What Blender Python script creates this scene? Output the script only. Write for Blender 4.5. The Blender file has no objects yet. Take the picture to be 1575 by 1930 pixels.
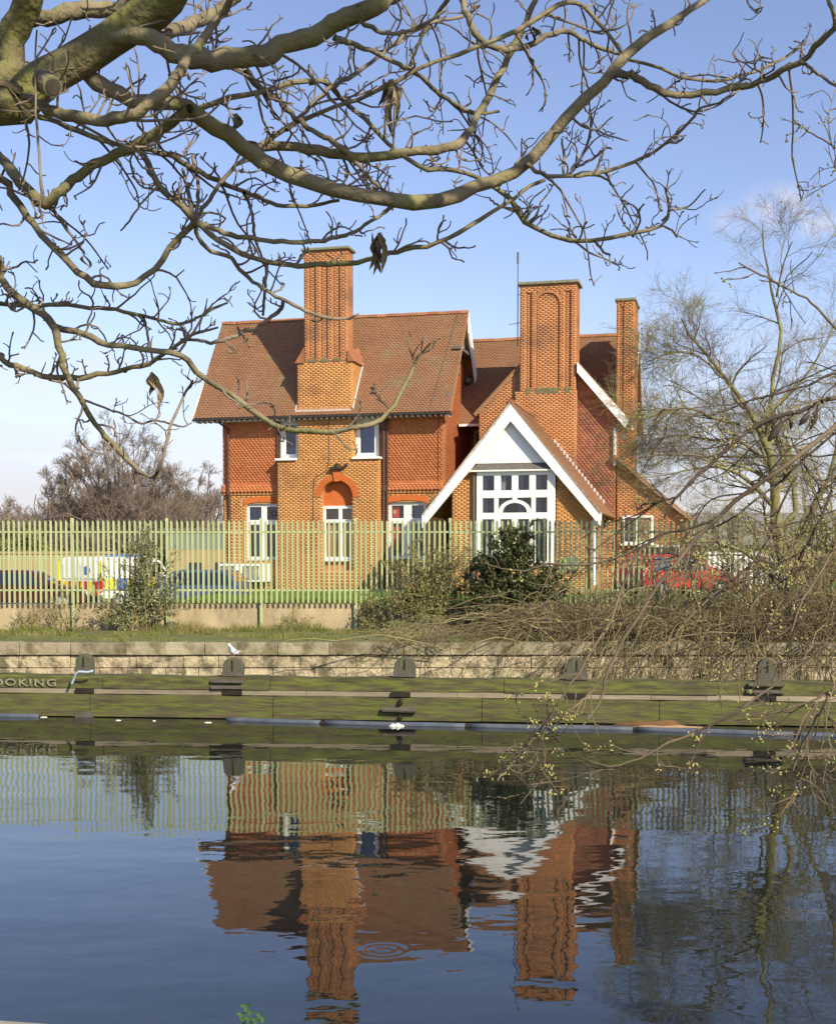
import bpy, math, random
import numpy as np
from mathutils import Vector, Matrix

# ------------------------------------------------------------------ camera, light, exposure
F = 2400.0; PX = 787.5; TP = 0.05; PY = 1055 + TP*F; CAMZ = 3.35
_p = math.atan(TP); CP, SP = math.cos(_p), math.sin(_p)
scene = bpy.context.scene
cam_data = bpy.data.cameras.new('camera'); cam = bpy.data.objects.new('camera', cam_data)
scene.collection.objects.link(cam); scene.camera = cam
cam.location = (0, 0, CAMZ); cam.rotation_euler = (math.pi/2-_p, 0, 0)
cam_data.sensor_fit = 'VERTICAL'; cam_data.sensor_height = 36
cam_data.lens = F/1930*36; cam_data.shift_y = (PY-965)/1930
cam_data.clip_start = 0.1; cam_data.clip_end = 8000

SUN_AZ = math.radians(36)      # right of straight behind the viewer
SUN_EL = math.radians(34)
to_sun = Vector((math.sin(SUN_AZ)*math.cos(SUN_EL), -math.cos(SUN_AZ)*math.cos(SUN_EL), math.sin(SUN_EL)))
sun_data = bpy.data.lights.new('sun', 'SUN'); sun = bpy.data.objects.new('sun', sun_data)
scene.collection.objects.link(sun)
sun_data.energy = 5.0; sun_data.angle = math.radians(0.53); sun_data.color = (1.0, 0.90, 0.70)
sun.rotation_euler = to_sun.to_track_quat('Z', 'Y').to_euler()

world = bpy.data.worlds.new('World'); scene.world = world; world.use_nodes = True
nt = world.node_tree; nt.nodes.clear()
def wn(t, **k):
    n = nt.nodes.new(t)
    for a, b in k.items(): setattr(n, a, b)
    return n
sky = wn('ShaderNodeTexSky', sky_type='NISHITA', sun_disc=False, sun_elevation=SUN_EL,
         sun_rotation=math.pi-SUN_AZ, air_density=1.0, dust_density=0.4, ozone_density=2.0, altitude=20)
bg = wn('ShaderNodeBackground'); bg.inputs[1].default_value = 0.122
wout = wn('ShaderNodeOutputWorld')
tc = wn('ShaderNodeTexCoord')
# clouds: thin soft puffs low in the sky and a pale bank near the horizon
mp = wn('ShaderNodeMapping'); mp.inputs['Scale'].default_value = (1.0, 1.0, 3.0)
ns = wn('ShaderNodeTexNoise'); ns.inputs['Scale'].default_value = 5.5; ns.inputs['Detail'].default_value = 6
nt.links.new(tc.outputs['Generated'], mp.inputs[0]); nt.links.new(mp.outputs[0], ns.inputs[0])
sx = wn('ShaderNodeSeparateXYZ'); nt.links.new(tc.outputs['Generated'], sx.inputs[0])
def wmath(op, a, b=None, c=None):
    n = wn('ShaderNodeMath', operation=op)
    for i, v in enumerate((a, b, c)):
        if v is None: continue
        if isinstance(v, (int, float)): n.inputs[i].default_value = v
        else: nt.links.new(v, n.inputs[i])
    return n.outputs[0]
def wrange(v, a, b, c=0.0, d=1.0):
    n = wn('ShaderNodeMapRange', interpolation_type='SMOOTHSTEP')
    nt.links.new(v, n.inputs[0])
    for i, x in enumerate((a, b, c, d)): n.inputs[i+1].default_value = x
    return n.outputs[0]
bank = wrange(sx.outputs['Z'], 0.22, 0.0)                       # towards the horizon
cl = wrange(wmath('ADD', ns.outputs[0], wmath('MULTIPLY', bank, 0.30)), 0.54, 0.82)
cl = wmath('MAXIMUM', wmath('MULTIPLY', cl, wmath('MULTIPLY', bank, 0.85)), wmath('MULTIPLY', bank, 0.72))
def puff(x, y, r, squash, amt):                                # a small cumulus in the real sky
    a = (x-PX)/F; b = (PY-y)/F
    d = Vector((a, CP+SP*b, -SP+CP*b)).normalized()
    vs = wn('ShaderNodeVectorMath', operation='SUBTRACT'); nt.links.new(tc.outputs['Generated'], vs.inputs[0]); vs.inputs[1].default_value = d
    sc_ = wn('ShaderNodeVectorMath', operation='MULTIPLY'); nt.links.new(vs.outputs[0], sc_.inputs[0]); sc_.inputs[1].default_value = (1, 1, squash)
    ln = wn('ShaderNodeVectorMath', operation='LENGTH'); nt.links.new(sc_.outputs[0], ln.inputs[0])
    base = wrange(ln.outputs['Value'], r, 0.0)
    n2 = wn('ShaderNodeTexNoise'); n2.inputs['Scale'].default_value = 34; n2.inputs['Detail'].default_value = 5
    nt.links.new(tc.outputs['Generated'], n2.inputs[0])
    m = wmath('MULTIPLY', base, wrange(n2.outputs[0], 0.32, 0.66))
    return wmath('MULTIPLY', m, amt)
pf = None
for a in ((1462, 393, .034, 1.5, .85), (1525, 415, .034, 2.0, .65), (1400, 412, .034, 2.2, .5), (120, 700, .10, 2.4, .35)):
    pf = puff(*a) if pf is None else wmath('MAXIMUM', pf, puff(*a))
mix = wn('ShaderNodeMix', data_type='RGBA'); nt.links.new(cl, mix.inputs['Factor'])
tint = wn('ShaderNodeMix', data_type='RGBA', blend_type='MULTIPLY'); tint.inputs['Factor'].default_value = 1
nt.links.new(sky.outputs[0], tint.inputs[6]); tint.inputs[7].default_value = (1.20, 1.05, 1.13, 1)
nt.links.new(tint.outputs[2], mix.inputs[6]); mix.inputs[7].default_value = (4.0, 3.9, 4.4, 1)
mix2 = wn('ShaderNodeMix', data_type='RGBA'); nt.links.new(pf, mix2.inputs['Factor']); nt.links.new(mix.outputs[2], mix2.inputs[6]); mix2.inputs[7].default_value = (5.7, 5.3, 5.6, 1)
nt.links.new(mix2.outputs[2], bg.inputs[0]); nt.links.new(bg.outputs[0], wout.inputs[0])

vs_ = scene.view_settings; vs_.view_transform = 'Standard'; vs_.look = 'None'; vs_.exposure = 0.42; vs_.gamma = 1.0
vs_.use_curve_mapping = False
scene.cycles.max_bounces = 6; scene.cycles.transparent_max_bounces = 12
scene.cycles.sample_clamp_indirect = 6

rng = np.random.default_rng(7); random.seed(7)

# ------------------------------------------------------------------ helpers
def ray(x, y):
    a = (x-PX)/F; b = (PY-y)/F
    return np.array((a, CP+SP*b, -SP+CP*b))
def at(x, y, D):                      # point of the place seen at photo position x, y, D metres away
    r = ray(x, y); return np.array((0, 0, CAMZ)) + r*(D/r[1])
def onz(x, y, z):
    r = ray(x, y); t = (z-CAMZ)/r[2]; return np.array((r[0]*t, r[1]*t, z))

col = scene.collection
def tag(o, label=None, cat=None, group=None, kind=None):
    if label: o['label'] = label
    if cat: o['category'] = cat
    if group: o['group'] = group
    if kind: o['kind'] = kind
    return o
def empty(name, loc, rz=0.0, label=None, cat=None, group=None, kind=None):
    o = bpy.data.objects.new(name, None); col.objects.link(o)
    o.location = loc; o.rotation_euler = (0, 0, rz); o.empty_display_size = 0.2
    o['_m'] = 1; del o['_m']
    return tag(o, label, cat, group, kind)
def children(o): return [c for c in bpy.data.objects if c.parent == o]
def copy_tree(o, parent=None):
    c = o.copy(); col.objects.link(c); c.parent = parent
    for ch in children(o): copy_tree(ch, c)
    return c
def worldmat(parent):
    m = Matrix.Identity(4)
    chain = []
    while parent is not None: chain.append(parent); parent = parent.parent
    for q in reversed(chain):
        m = m @ (Matrix.Translation(q.location) @ q.rotation_euler.to_matrix().to_4x4())
    return m
def raw_mesh(name, V, loops, starts, smooth=False):
    me = bpy.data.meshes.new(name)
    me.vertices.add(len(V)); me.vertices.foreach_set('co', np.asarray(V, dtype=np.float32).ravel())
    me.loops.add(len(loops)); me.loops.foreach_set('vertex_index', np.asarray(loops, dtype=np.int32))
    me.polygons.add(len(starts)); me.polygons.foreach_set('loop_start', np.asarray(starts, dtype=np.int32))
    if smooth: me.polygons.foreach_set('use_smooth', np.ones(len(starts), dtype=bool))
    me.update(calc_edges=True); me.validate()
    return me
def link_mesh(name, me, m, parent=None):
    o = bpy.data.objects.new(name, me); me.materials.append(m); col.objects.link(o)
    if parent is not None: o.parent = parent
    return o
class MB:
    """collects polygons (in the local frame of the parent) for one mesh object"""
    def __init__(s): s.v = []; s.f = []
    def poly(s, pts):
        n = len(s.v); s.v += [tuple(p) for p in pts]; s.f.append(tuple(range(n, n+len(pts)))); return s
    def hull8(s, p):
        n = len(s.v); s.v += [tuple(q) for q in p]
        for q in ((0,3,2,1),(4,5,6,7),(0,1,5,4),(1,2,6,5),(2,3,7,6),(3,0,4,7)): s.f.append(tuple(n+i for i in q))
        return s
    def box(s, x0, x1, y0, y1, z0, z1):
        return s.hull8([(x0,y0,z0),(x1,y0,z0),(x1,y1,z0),(x0,y1,z0),(x0,y0,z1),(x1,y0,z1),(x1,y1,z1),(x0,y1,z1)])
    def prism(s, pts, vec):          # planar outline pushed along vec
        n = len(s.v); k = len(pts); vec = np.array(vec, float)
        s.v += [tuple(p) for p in pts] + [tuple(np.array(p)+vec) for p in pts]
        s.f.append(tuple(range(n, n+k))); s.f.append(tuple(reversed(range(n+k, n+2*k))))
        for i in range(k):
            j = (i+1) % k; s.f.append((n+i, n+k+i, n+k+j, n+j))
        return s
    def bar(s, a, b, w, h=None, up=(0,0,1)):
        a = Vector(a); b = Vector(b); h = h or w; d = (b-a).normalized(); u = Vector(up)
        if abs(d.dot(u)) > .98: u = Vector((0,1,0))
        sd = d.cross(u).normalized()*(w/2); up_ = sd.cross(d).normalized()*(h/2)
        return s.hull8([a-sd-up_, a+sd-up_, b+sd-up_, b-sd-up_, a-sd+up_, a+sd+up_, b+sd+up_, b-sd+up_])
    def tube(s, pts, r, n=8, caps=True):
        pts = [Vector(p) for p in pts]; base = len(s.v)
        rr = r if hasattr(r, '__len__') else [r]*len(pts)
        for i, p in enumerate(pts):
            t = (pts[min(i+1, len(pts)-1)]-pts[max(i-1, 0)]).normalized()
            a = Vector((0,0,1)) if abs(t.z) < .9 else Vector((1,0,0))
            u = t.cross(a).normalized(); w = t.cross(u)
            for k in range(n):
                an = 2*math.pi*k/n; s.v.append(tuple(p+(u*math.cos(an)+w*math.sin(an))*rr[i]))
        for i in range(len(pts)-1):
            for k in range(n):
                k2 = (k+1) % n
                s.f.append((base+i*n+k, base+i*n+k2, base+(i+1)*n+k2, base+(i+1)*n+k))
        if caps:
            s.f.append(tuple(base+k for k in range(n))); e = base+(len(pts)-1)*n
            s.f.append(tuple(e+k for k in reversed(range(n))))
        return s
    def build(s, name, m, parent=None, smooth=False, bevel=0.0, loc=None, fix=True):
        me = bpy.data.meshes.new(name); me.from_pydata(s.v, [], s.f)
        if fix:
            import bmesh
            bm = bmesh.new(); bm.from_mesh(me); bmesh.ops.recalc_face_normals(bm, faces=bm.faces); bm.to_mesh(me); bm.free()
        if smooth: me.polygons.foreach_set('use_smooth', np.ones(len(me.polygons), dtype=bool))
        me.update(); o = link_mesh(name, me, m, parent)
        if loc is not None: o.location = loc
        if bevel > 0:
            b = o.modifiers.new('edge', 'BEVEL'); b.width = bevel; b.segments = 2; b.limit_method = 'ANGLE'; b.angle_limit = .6
        return o

def tubes_mesh(batches, sides):
    """batches: list of (P[N,K,3], R[N,K]) -> arrays for one mesh"""
    VS, LO = [], []; off = 0
    for P, R in batches:
        N, K, _ = P.shape; S = sides
        T = np.empty_like(P); T[:, 1:-1] = P[:, 2:]-P[:, :-2]; T[:, 0] = P[:, 1]-P[:, 0]; T[:, -1] = P[:, -1]-P[:, -2]
        T /= np.linalg.norm(T, axis=2, keepdims=True)+1e-9
        main = np.abs(T.mean(axis=1)); ax = np.argmin(main, axis=1); A = np.eye(3)[ax][:, None, :]
        U_ = np.cross(T, A); U_ /= np.linalg.norm(U_, axis=2, keepdims=True)+1e-9; W = np.cross(T, U_)
        an = np.arange(S)*2*math.pi/S
        V = P[:, :, None, :] + R[:, :, None, None]*(U_[:, :, None, :]*np.cos(an)[None, None, :, None]+W[:, :, None, :]*np.sin(an)[None, None, :, None])
        VS.append(V.reshape(-1, 3))
        base = (np.arange(N)*K*S)[:, None, None]; ki = (np.arange(K-1)*S)[None, :, None]; s = np.arange(S)[None, None, :]; s2 = (s+1) % S
        q = np.stack([base+ki+s, base+ki+s2, base+ki+S+s2, base+ki+S+s], axis=-1)
        LO.append(q.reshape(-1)+off); off += N*K*S
    V = np.concatenate(VS); L = np.concatenate(LO)
    return V, L
def tubes_obj(name, batches, sides, m, parent=None, stuff=False):
    V, L = tubes_mesh(batches, sides)
    if parent is not None:
        inv = np.array(worldmat(parent).inverted()); V = V @ inv[:3, :3].T + inv[:3, 3]
    me = raw_mesh(name, V, L, np.arange(0, len(L), 4), smooth=True)
    o = link_mesh(name, me, m, parent)
    if stuff: o['kind'] = 'stuff'
    return o
def cards_obj(name, C, A, B, m, parent=None, stuff=True, bend=True):
    """leaf shapes: centre C, half vectors A (long) and B (wide); four-cornered diamonds with a fold"""
    N = len(C); nrm = np.cross(A, B); nrm /= np.linalg.norm(nrm, axis=1, keepdims=True)+1e-9
    f = nrm*np.linalg.norm(B, axis=1, keepdims=True)*.35
    V = np.stack([C-A, C+B+f-A*.1, C+A, C-B+f-A*.1], axis=1).reshape(-1, 3)
    if parent is not None:
        inv = np.array(worldmat(parent).inverted()); V = V @ inv[:3, :3].T + inv[:3, 3]
    i = (np.arange(N)*4)[:, None]
    L = np.concatenate([i+np.array([[0, 1, 2]]), i+np.array([[0, 2, 3]])], axis=1).reshape(-1)
    me = raw_mesh(name, V, L, np.arange(0, len(L), 3)); o = link_mesh(name, me, m, parent)
    if stuff: o['kind'] = 'stuff'
    return o
def unit(v): return v/(np.linalg.norm(v, axis=-1, keepdims=True)+1e-9)
def grow(P, R, n, tr=(.25, .98), L=(.3, .8), ang=(.5, 1.1), K=5, curl=.25, up=.15, rf=.6, rmin=.002, taper=.25, lt=.5, flat=None):
    N, KP, _ = P.shape; M = N*n
    idx = np.repeat(np.arange(N), n); t = rng.uniform(tr[0], tr[1], M); x = t*(KP-1); i0 = np.minimum(x.astype(int), KP-2); f = (x-i0)[:, None]
    S = P[idx, i0]*(1-f)+P[idx, i0+1]*f; T = unit(P[idx, i0+1]-P[idx, i0]); r0 = R[idx, i0]*(1-f[:, 0])+R[idx, i0+1]*f[:, 0]
    perp = rng.normal(size=(M, 3)); perp -= (perp*T).sum(1, keepdims=True)*T; perp = unit(perp)
    a = rng.uniform(ang[0], ang[1], M)[:, None]; d = unit(T*np.cos(a)+perp*np.sin(a)+np.array([0, 0, up]))
    ln = rng.uniform(L[0], L[1], M)*(1-lt*t); step = (ln/(K-1))[:, None]
    out = np.empty((M, K, 3)); out[:, 0] = S; cur = S
    w = rng.normal(size=(M, 3))*curl
    for k in range(1, K):
        w = w*.5 + rng.normal(size=(M, 3))*curl
        d = unit(d + w + np.array([0, 0, up*.6])); cur = cur + d*step; out[:, k] = cur
    rr = np.maximum(r0*rf, rmin); tp = np.linspace(1, taper, K)[None, :]
    return out, np.maximum(rr[:, None]*tp, rmin*.6)
def catmull(pts, K):
    p = np.array(pts, float); p = np.vstack([2*p[0]-p[1], p, 2*p[-1]-p[-2]])
    n = len(p)-3; out = []
    for q in np.linspace(0, n-1e-6, K):
        i = int(q); f = q-i; a, b, c, d = p[i], p[i+1], p[i+2], p[i+3]
        out.append(.5*((2*b)+(-a+c)*f+(2*a-5*b+4*c-d)*f*f+(-a+3*b-3*c+d)*f**3))
    return np.array(out)

# ------------------------------------------------------------------ materials
def mat(name, c1, c2=None, scale=4.0, rough=.85, detail=5, bump=0.0, bscale=None, island=0.0, stretch=(1,1,1),
        c3=None, s3=1.5, t3=(.5, .62), spec=.3, metal=0.0, obj_rand=0.0, transl=0.0, world_xyz=False):
    m = bpy.data.materials.new(name); m.use_nodes = True; n = m.node_tree; N = n.nodes; Lk = n.links
    b = N['Principled BSDF']; b.inputs['Roughness'].default_value = rough
    b.inputs['Specular IOR Level'].default_value = spec; b.inputs['Metallic'].default_value = metal
    t = N.new('ShaderNodeTexCoord'); mp = N.new('ShaderNodeMapping'); mp.inputs['Scale'].default_value = stretch
    Lk.new(t.outputs['Object'], mp.inputs[0]); src = mp.outputs[0]
    c2 = c2 or c1
    nz = N.new('ShaderNodeTexNoise'); nz.inputs['Scale'].default_value = scale; nz.inputs['Detail'].default_value = detail; Lk.new(src, nz.inputs[0])
    cr = N.new('ShaderNodeMapRange'); cr.inputs[1].default_value = .32; cr.inputs[2].default_value = .68; Lk.new(nz.outputs[0], cr.inputs[0])
    mx = N.new('ShaderNodeMix'); mx.data_type = 'RGBA'; Lk.new(cr.outputs[0], mx.inputs[0]); mx.inputs[6].default_value = (*c1, 1); mx.inputs[7].default_value = (*c2, 1)
    out = mx.outputs[2]
    if c3:
        n3 = N.new('ShaderNodeTexNoise'); n3.inputs['Scale'].default_value = s3; n3.inputs['Detail'].default_value = 6; n3.inputs['Roughness'].default_value = .65; Lk.new(src, n3.inputs[0])
        r3 = N.new('ShaderNodeMapRange'); r3.interpolation_type = 'SMOOTHSTEP'; r3.inputs[1].default_value = t3[0]; r3.inputs[2].default_value = t3[1]; Lk.new(n3.outputs[0], r3.inputs[0])
        m3 = N.new('ShaderNodeMix'); m3.data_type = 'RGBA'; Lk.new(r3.outputs[0], m3.inputs[0]); Lk.new(out, m3.inputs[6]); m3.inputs[7].default_value = (*c3, 1); out = m3.outputs[2]
    if island or obj_rand:
        if island: g = N.new('ShaderNodeNewGeometry').outputs['Random Per Island']; amt = island
        else: g = N.new('ShaderNodeObjectInfo').outputs['Random']; amt = obj_rand
        hs = N.new('ShaderNodeHueSaturation')
        v = N.new('ShaderNodeMapRange'); v.inputs[3].default_value = 1-amt; v.inputs[4].default_value = 1+amt; Lk.new(g, v.inputs[0]); Lk.new(v.outputs[0], hs.inputs['Value'])
        h = N.new('ShaderNodeMath'); h.operation = 'MULTIPLY_ADD'; h.inputs[1].default_value = .03*amt*3; h.inputs[2].default_value = .5-.015*amt*3
        fr = N.new('ShaderNodeMath'); fr.operation = 'FRACT'; m7 = N.new('ShaderNodeMath'); m7.operation = 'MULTIPLY'; m7.inputs[1].default_value = 7.31
        Lk.new(g, m7.inputs[0]); Lk.new(m7.outputs[0], fr.inputs[0]); Lk.new(fr.outputs[0], h.inputs[0]); Lk.new(h.outputs[0], hs.inputs['Hue'])
        Lk.new(out, hs.inputs['Color']); out = hs.outputs[0]
    Lk.new(out, b.inputs['Base Color'])
    if bump:
        bn = N.new('ShaderNodeTexNoise'); bn.inputs['Scale'].default_value = bscale or scale*4; bn.inputs['Detail'].default_value = 6; Lk.new(src, bn.inputs[0])
        bp = N.new('ShaderNodeBump'); bp.inputs['Strength'].default_value = 1.0; bp.inputs['Distance'].default_value = bump; Lk.new(bn.outputs[0], bp.inputs['Height']); Lk.new(bp.outputs[0], b.inputs['Normal'])
    if transl:
        tr = N.new('ShaderNodeBsdfTranslucent'); Lk.new(out, tr.inputs[0]); ms = N.new('ShaderNodeMixShader'); ms.inputs[0].default_value = transl
        Lk.new(b.outputs[0], ms.inputs[1]); Lk.new(tr.outputs[0], ms.inputs[2]); Lk.new(ms.outputs[0], N['Material Output'].inputs[0])
    return m
M = {}
M['mortar'] = mat('mortar', (.46,.27,.12), (.40,.22,.10), 3)
M['mortar_grey'] = mat('mortar_grey', (.38,.21,.10), (.32,.17,.085), 3)
M['brick_yellow'] = mat('brick_yellow', (.60,.30,.10), (.54,.25,.08), 1.2, island=.10, c3=(.34,.16,.06), s3=.7, t3=(.48,.72), bump=.004, bscale=30)
M['brick_red'] = mat('brick_red', (.52,.235,.095), (.45,.19,.075), 1.2, island=.10, c3=(.26,.13,.07), s3=.7, t3=(.48,.70), bump=.004, bscale=30)
M['rubbed'] = mat('rubbed_brick', (.55,.15,.035), (.48,.12,.03), 3, bump=.002, bscale=40)
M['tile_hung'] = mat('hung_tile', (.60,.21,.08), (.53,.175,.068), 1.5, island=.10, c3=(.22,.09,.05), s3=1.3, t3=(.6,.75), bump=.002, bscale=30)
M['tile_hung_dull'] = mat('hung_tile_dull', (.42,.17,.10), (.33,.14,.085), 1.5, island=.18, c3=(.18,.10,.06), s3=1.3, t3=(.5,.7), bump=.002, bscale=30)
M['roof_tile'] = mat('roof_tile', (.30,.155,.082), (.255,.13,.07), .9, island=.08, c3=(.25,.19,.10), s3=1.0, t3=(.50,.78), bump=.003, bscale=25)
M['ridge'] = mat('ridge_tile', (.34,.14,.06), (.25,.11,.05), 3, island=.2)
M['white'] = mat('white_paint', (.84,.83,.80), (.80,.79,.75), 2, rough=.5, c3=(.62,.60,.54), s3=5, t3=(.62,.75), bump=.001, bscale=20)
M['offwhite'] = mat('white_panel', (.86,.86,.84), (.83,.82,.79), 1.3, rough=.6)
M['greyboard'] = mat('weathered_board', (.16,.14,.12), (.10,.09,.08), 6, stretch=(1,1,3), bump=.004)
M['lead'] = mat('lead_flashing', (.62,.60,.57), (.42,.41,.40), 5, rough=.5, bump=.004)
M['cap'] = mat('chimney_cap', (.17,.17,.10), (.24,.23,.16), 6, bump=.01)
M['moss_stain'] = mat('stained_sill', (.12,.11,.05), (.20,.17,.09), 8, bump=.01)
M['black'] = mat('dark_iron', (.03,.028,.026), (.05,.045,.04), 8, rough=.45)
M['brownpipe'] = mat('brown_pipe', (.10,.055,.04), (.07,.045,.035), 6, rough=.5)
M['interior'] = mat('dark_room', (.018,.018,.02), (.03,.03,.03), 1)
M['curtain_blue'] = mat('blue_blind', (.10,.15,.36), (.14,.2,.45), 3, stretch=(9,1,.2))
M['curtain'] = mat('net_curtain', (.30,.33,.40), (.16,.18,.23), 4, stretch=(9,1,.4))
M['redpaper'] = mat('red_poster', (.55,.05,.02), (.6,.06,.03), 3)
M['yellowpaper'] = mat('yellow_poster', (.75,.42,.1), (.7,.4,.1), 3)
M['green_paint'] = mat('green_paint', (.34,.40,.19), (.41,.45,.23), 2.5, rough=.55, obj_rand=.10, c3=(.24,.30,.15), s3=3, t3=(.58,.75), bump=.001)
M['green_post'] = mat('green_post', (.10,.17,.09), (.16,.24,.13), 4, rough=.6)
M['concrete'] = mat('retaining_concrete', (.46,.37,.22), (.32,.25,.15), 1.3, bump=.012, bscale=12, c3=(.20,.17,.11), s3=1.1, t3=(.52,.74), stretch=(1.6,1,.7))
M['coping'] = mat('coping_stone', (.34,.29,.19), (.23,.195,.13), 1.6, obj_rand=.16, bump=.03, bscale=9, c3=(.12,.105,.055), s3=2.0, t3=(.42,.64))
M['ashlar'] = mat('quay_stone', (.54,.45,.29), (.30,.245,.155), 4.5, obj_rand=.12, bump=.05, bscale=11, c3=(.13,.11,.065), s3=2.4, t3=(.44,.62))
M['joint'] = mat('dark_joint', (.13,.105,.065), (.08,.07,.045), 4)
M['moss_timber'] = mat('mossy_timber', (.04,.04,.015), (.085,.065,.038), 3.2, bump=.02, bscale=14, stretch=(.28,1,1.8), c3=(.12,.132,.026), s3=5.5, t3=(.36,.68))
M['moss_timber2'] = mat('mossy_timber_wet', (.045,.042,.018), (.095,.072,.045), 2.2, bump=.02, bscale=14, stretch=(.3,1,2.6), c3=(.105,.118,.024), s3=5.0, t3=(.36,.68))
M['plank'] = mat('pale_ledge', (.30,.25,.17), (.20,.17,.12), 3, obj_rand=.18, stretch=(.5,1,2), bump=.01)
M['timber_grey'] = mat('grey_timber', (.12,.105,.085), (.075,.065,.05), 5, stretch=(1,1,1), bump=.015, bscale=20)
M['timber_post'] = mat('post_timber', (.105,.10,.065), (.07,.065,.05), 5, stretch=(3,3,.6), bump=.02, bscale=18, c3=(.12,.15,.035), s3=3, t3=(.52,.68))
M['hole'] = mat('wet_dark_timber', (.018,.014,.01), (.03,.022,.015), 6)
M['boom'] = mat('boom_plastic', (.075,.085,.11), (.10,.115,.14), 4, rough=.55, spec=.15, c3=(.1,.11,.1), s3=6, t3=(.6,.75))
M['rope'] = mat('rope', (.40,.50,.52), (.3,.4,.45), 20, stretch=(1,1,1))
M['letters'] = mat('faded_lettering', (.30,.28,.20), (.17,.16,.09), 9)
M['log'] = mat('driftwood', (.17,.085,.035), (.11,.055,.025), 3, stretch=(.6,2,3), bump=.02, bscale=14)
M['logpale'] = mat('split_wood', (.42,.27,.16), (.3,.19,.11), 3, stretch=(.6,2,3), bump=.02)
M['litter'] = mat('white_litter', (.8,.8,.76), (.6,.6,.5), 9)
M['grass'] = mat('grass_blades', (.13,.17,.03), (.22,.21,.06), .8, island=.35, c3=(.30,.25,.11), s3=.9, t3=(.48,.66), transl=.25)
M['lawn'] = mat('lawn_blades', (.12,.20,.03), (.16,.23,.04), .6, island=.3, transl=.2)
M['soil'] = mat('verge_soil', (.15,.14,.055), (.11,.095,.045), 1.5, bump=.05, bscale=5, c3=(.13,.16,.035), s3=1.8, t3=(.45,.6))
M['asphalt'] = mat('asphalt', (.055,.055,.055), (.04,.04,.04), 4, bump=.005)
M['far_ground'] = mat('rough_grass', (.12,.14,.045), (.16,.15,.06), .08, c3=(.2,.17,.08), s3=.05)
M['bark_near'] = mat('bark', (.25,.21,.125), (.13,.105,.065), 9, bump=.012, bscale=45, c3=(.19,.178,.07), s3=2.4, t3=(.46,.66))
M['bark_big'] = mat('bark_mossy', (.20,.175,.085), (.105,.085,.045), 9, bump=.02, bscale=38, c3=(.165,.16,.045), s3=3.0, t3=(.42,.60))
M['bark_twig'] = mat('bark_twig', (.26,.21,.15), (.15,.115,.08), 9, bump=.003, bscale=60, c3=(.10,.075,.05), s3=5, t3=(.55,.7))
M['bark_green'] = mat('bark_green', (.25,.235,.085), (.16,.14,.06), 3, bump=.01, c3=(.13,.105,.07), s3=2)
M['twig_olive'] = mat('twig_olive', (.30,.27,.11), (.23,.20,.09), 2.0, c3=(.155,.115,.085), s3=.5, t3=(.45,.6))
M['twig_brown'] = mat('twig_brown', (.25,.19,.145), (.19,.145,.115), .15, c3=(.26,.21,.13), s3=.12)
M['bramble'] = mat('bramble_stem', (.235,.19,.095), (.085,.062,.035), 1.0, island=.5)
M['bud'] = mat('bud', (.52,.48,.17), (.42,.38,.14), 9, transl=.3)
M['bark_bud'] = mat('bark_budding', (.20,.15,.095), (.11,.08,.055), 6, bump=.004, bscale=50, c3=(.07,.05,.035), s3=1.3, t3=(.5,.6))
M['deadleaf'] = mat('dead_leaf', (.42,.34,.21), (.22,.16,.09), 14, c3=(.07,.05,.035), s3=12, t3=(.5,.6), transl=.15)
M['deaddark'] = mat('dark_pod', (.055,.045,.035), (.09,.07,.05), 9)
M['leaf_holly'] = mat('holly_leaf', (.042,.056,.016), (.07,.078,.024), 1.2, island=.5, rough=.35, spec=.5, c3=(.13,.12,.04), s3=1.2, t3=(.55,.7))
M['leaf_olive'] = mat('scrub_leaf', (.19,.20,.065), (.26,.235,.095), 1.2, island=.4, transl=.2, c3=(.25,.2,.1), s3=1.4)
M['leaf_ivy'] = mat('ivy_leaf', (.16,.185,.08), (.22,.22,.11), 1.2, island=.5, rough=.4, c3=(.2,.165,.08), s3=1.5, t3=(.5,.65))
M['leaf_fresh'] = mat('fresh_leaf', (.07,.15,.04), (.05,.11,.03), 9, transl=.2)
M['bird_white'] = mat('bird_white', (.82,.82,.82), (.78,.78,.78), 5)
M['bird_grey'] = mat('bird_grey', (.42,.45,.50), (.4,.42,.46), 5)
M['bird_leg'] = mat('bird_leg', (.5,.1,.05), (.4,.08,.04), 5)
M['quay_near'] = mat('near_quay_stone', (.36,.32,.25), (.25,.22,.17), 4, bump=.01)
M['shed'] = mat('shed_sheet', (.20,.25,.19), (.17,.21,.16), .6)
M['tanwall'] = mat('tan_wall', (.42,.30,.15), (.34,.24,.12), 1)
M['greyroof'] = mat('grey_roof', (.22,.2,.19), (.16,.15,.14), 1)
def paint(name, c): return mat(name, c, tuple(x*.92 for x in c), 1, rough=.28, spec=.5)
M['car_red'] = paint('car_red', (.62,.015,.015)); M['car_dark'] = paint('car_maroon', (.06,.012,.012)); M['car_blue'] = paint('car_blue', (.05,.075,.15)); M['car_white'] = paint('car_white', (.75,.75,.75))
M['lamp_red'] = paint('lamp_red', (.65,.02,.01)); M['hi_yellow'] = paint('hi_vis_yellow', (.75,.70,.03)); M['hi_red'] = paint('hi_vis_red', (.55,.04,.03)); M['pblue'] = paint('panel_blue', (.08,.16,.48)); M['orange'] = paint('orange_plastic', (.7,.2,.03))
M['rubber'] = mat('tyre_rubber', (.025,.025,.025), (.03,.03,.03), 5); M['rim'] = paint('alloy', (.4,.4,.4)); M['plate'] = paint('number_plate', (.7,.55,.1))
M['lampglass'] = paint('lamp_glass', (.7,.7,.7))
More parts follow.
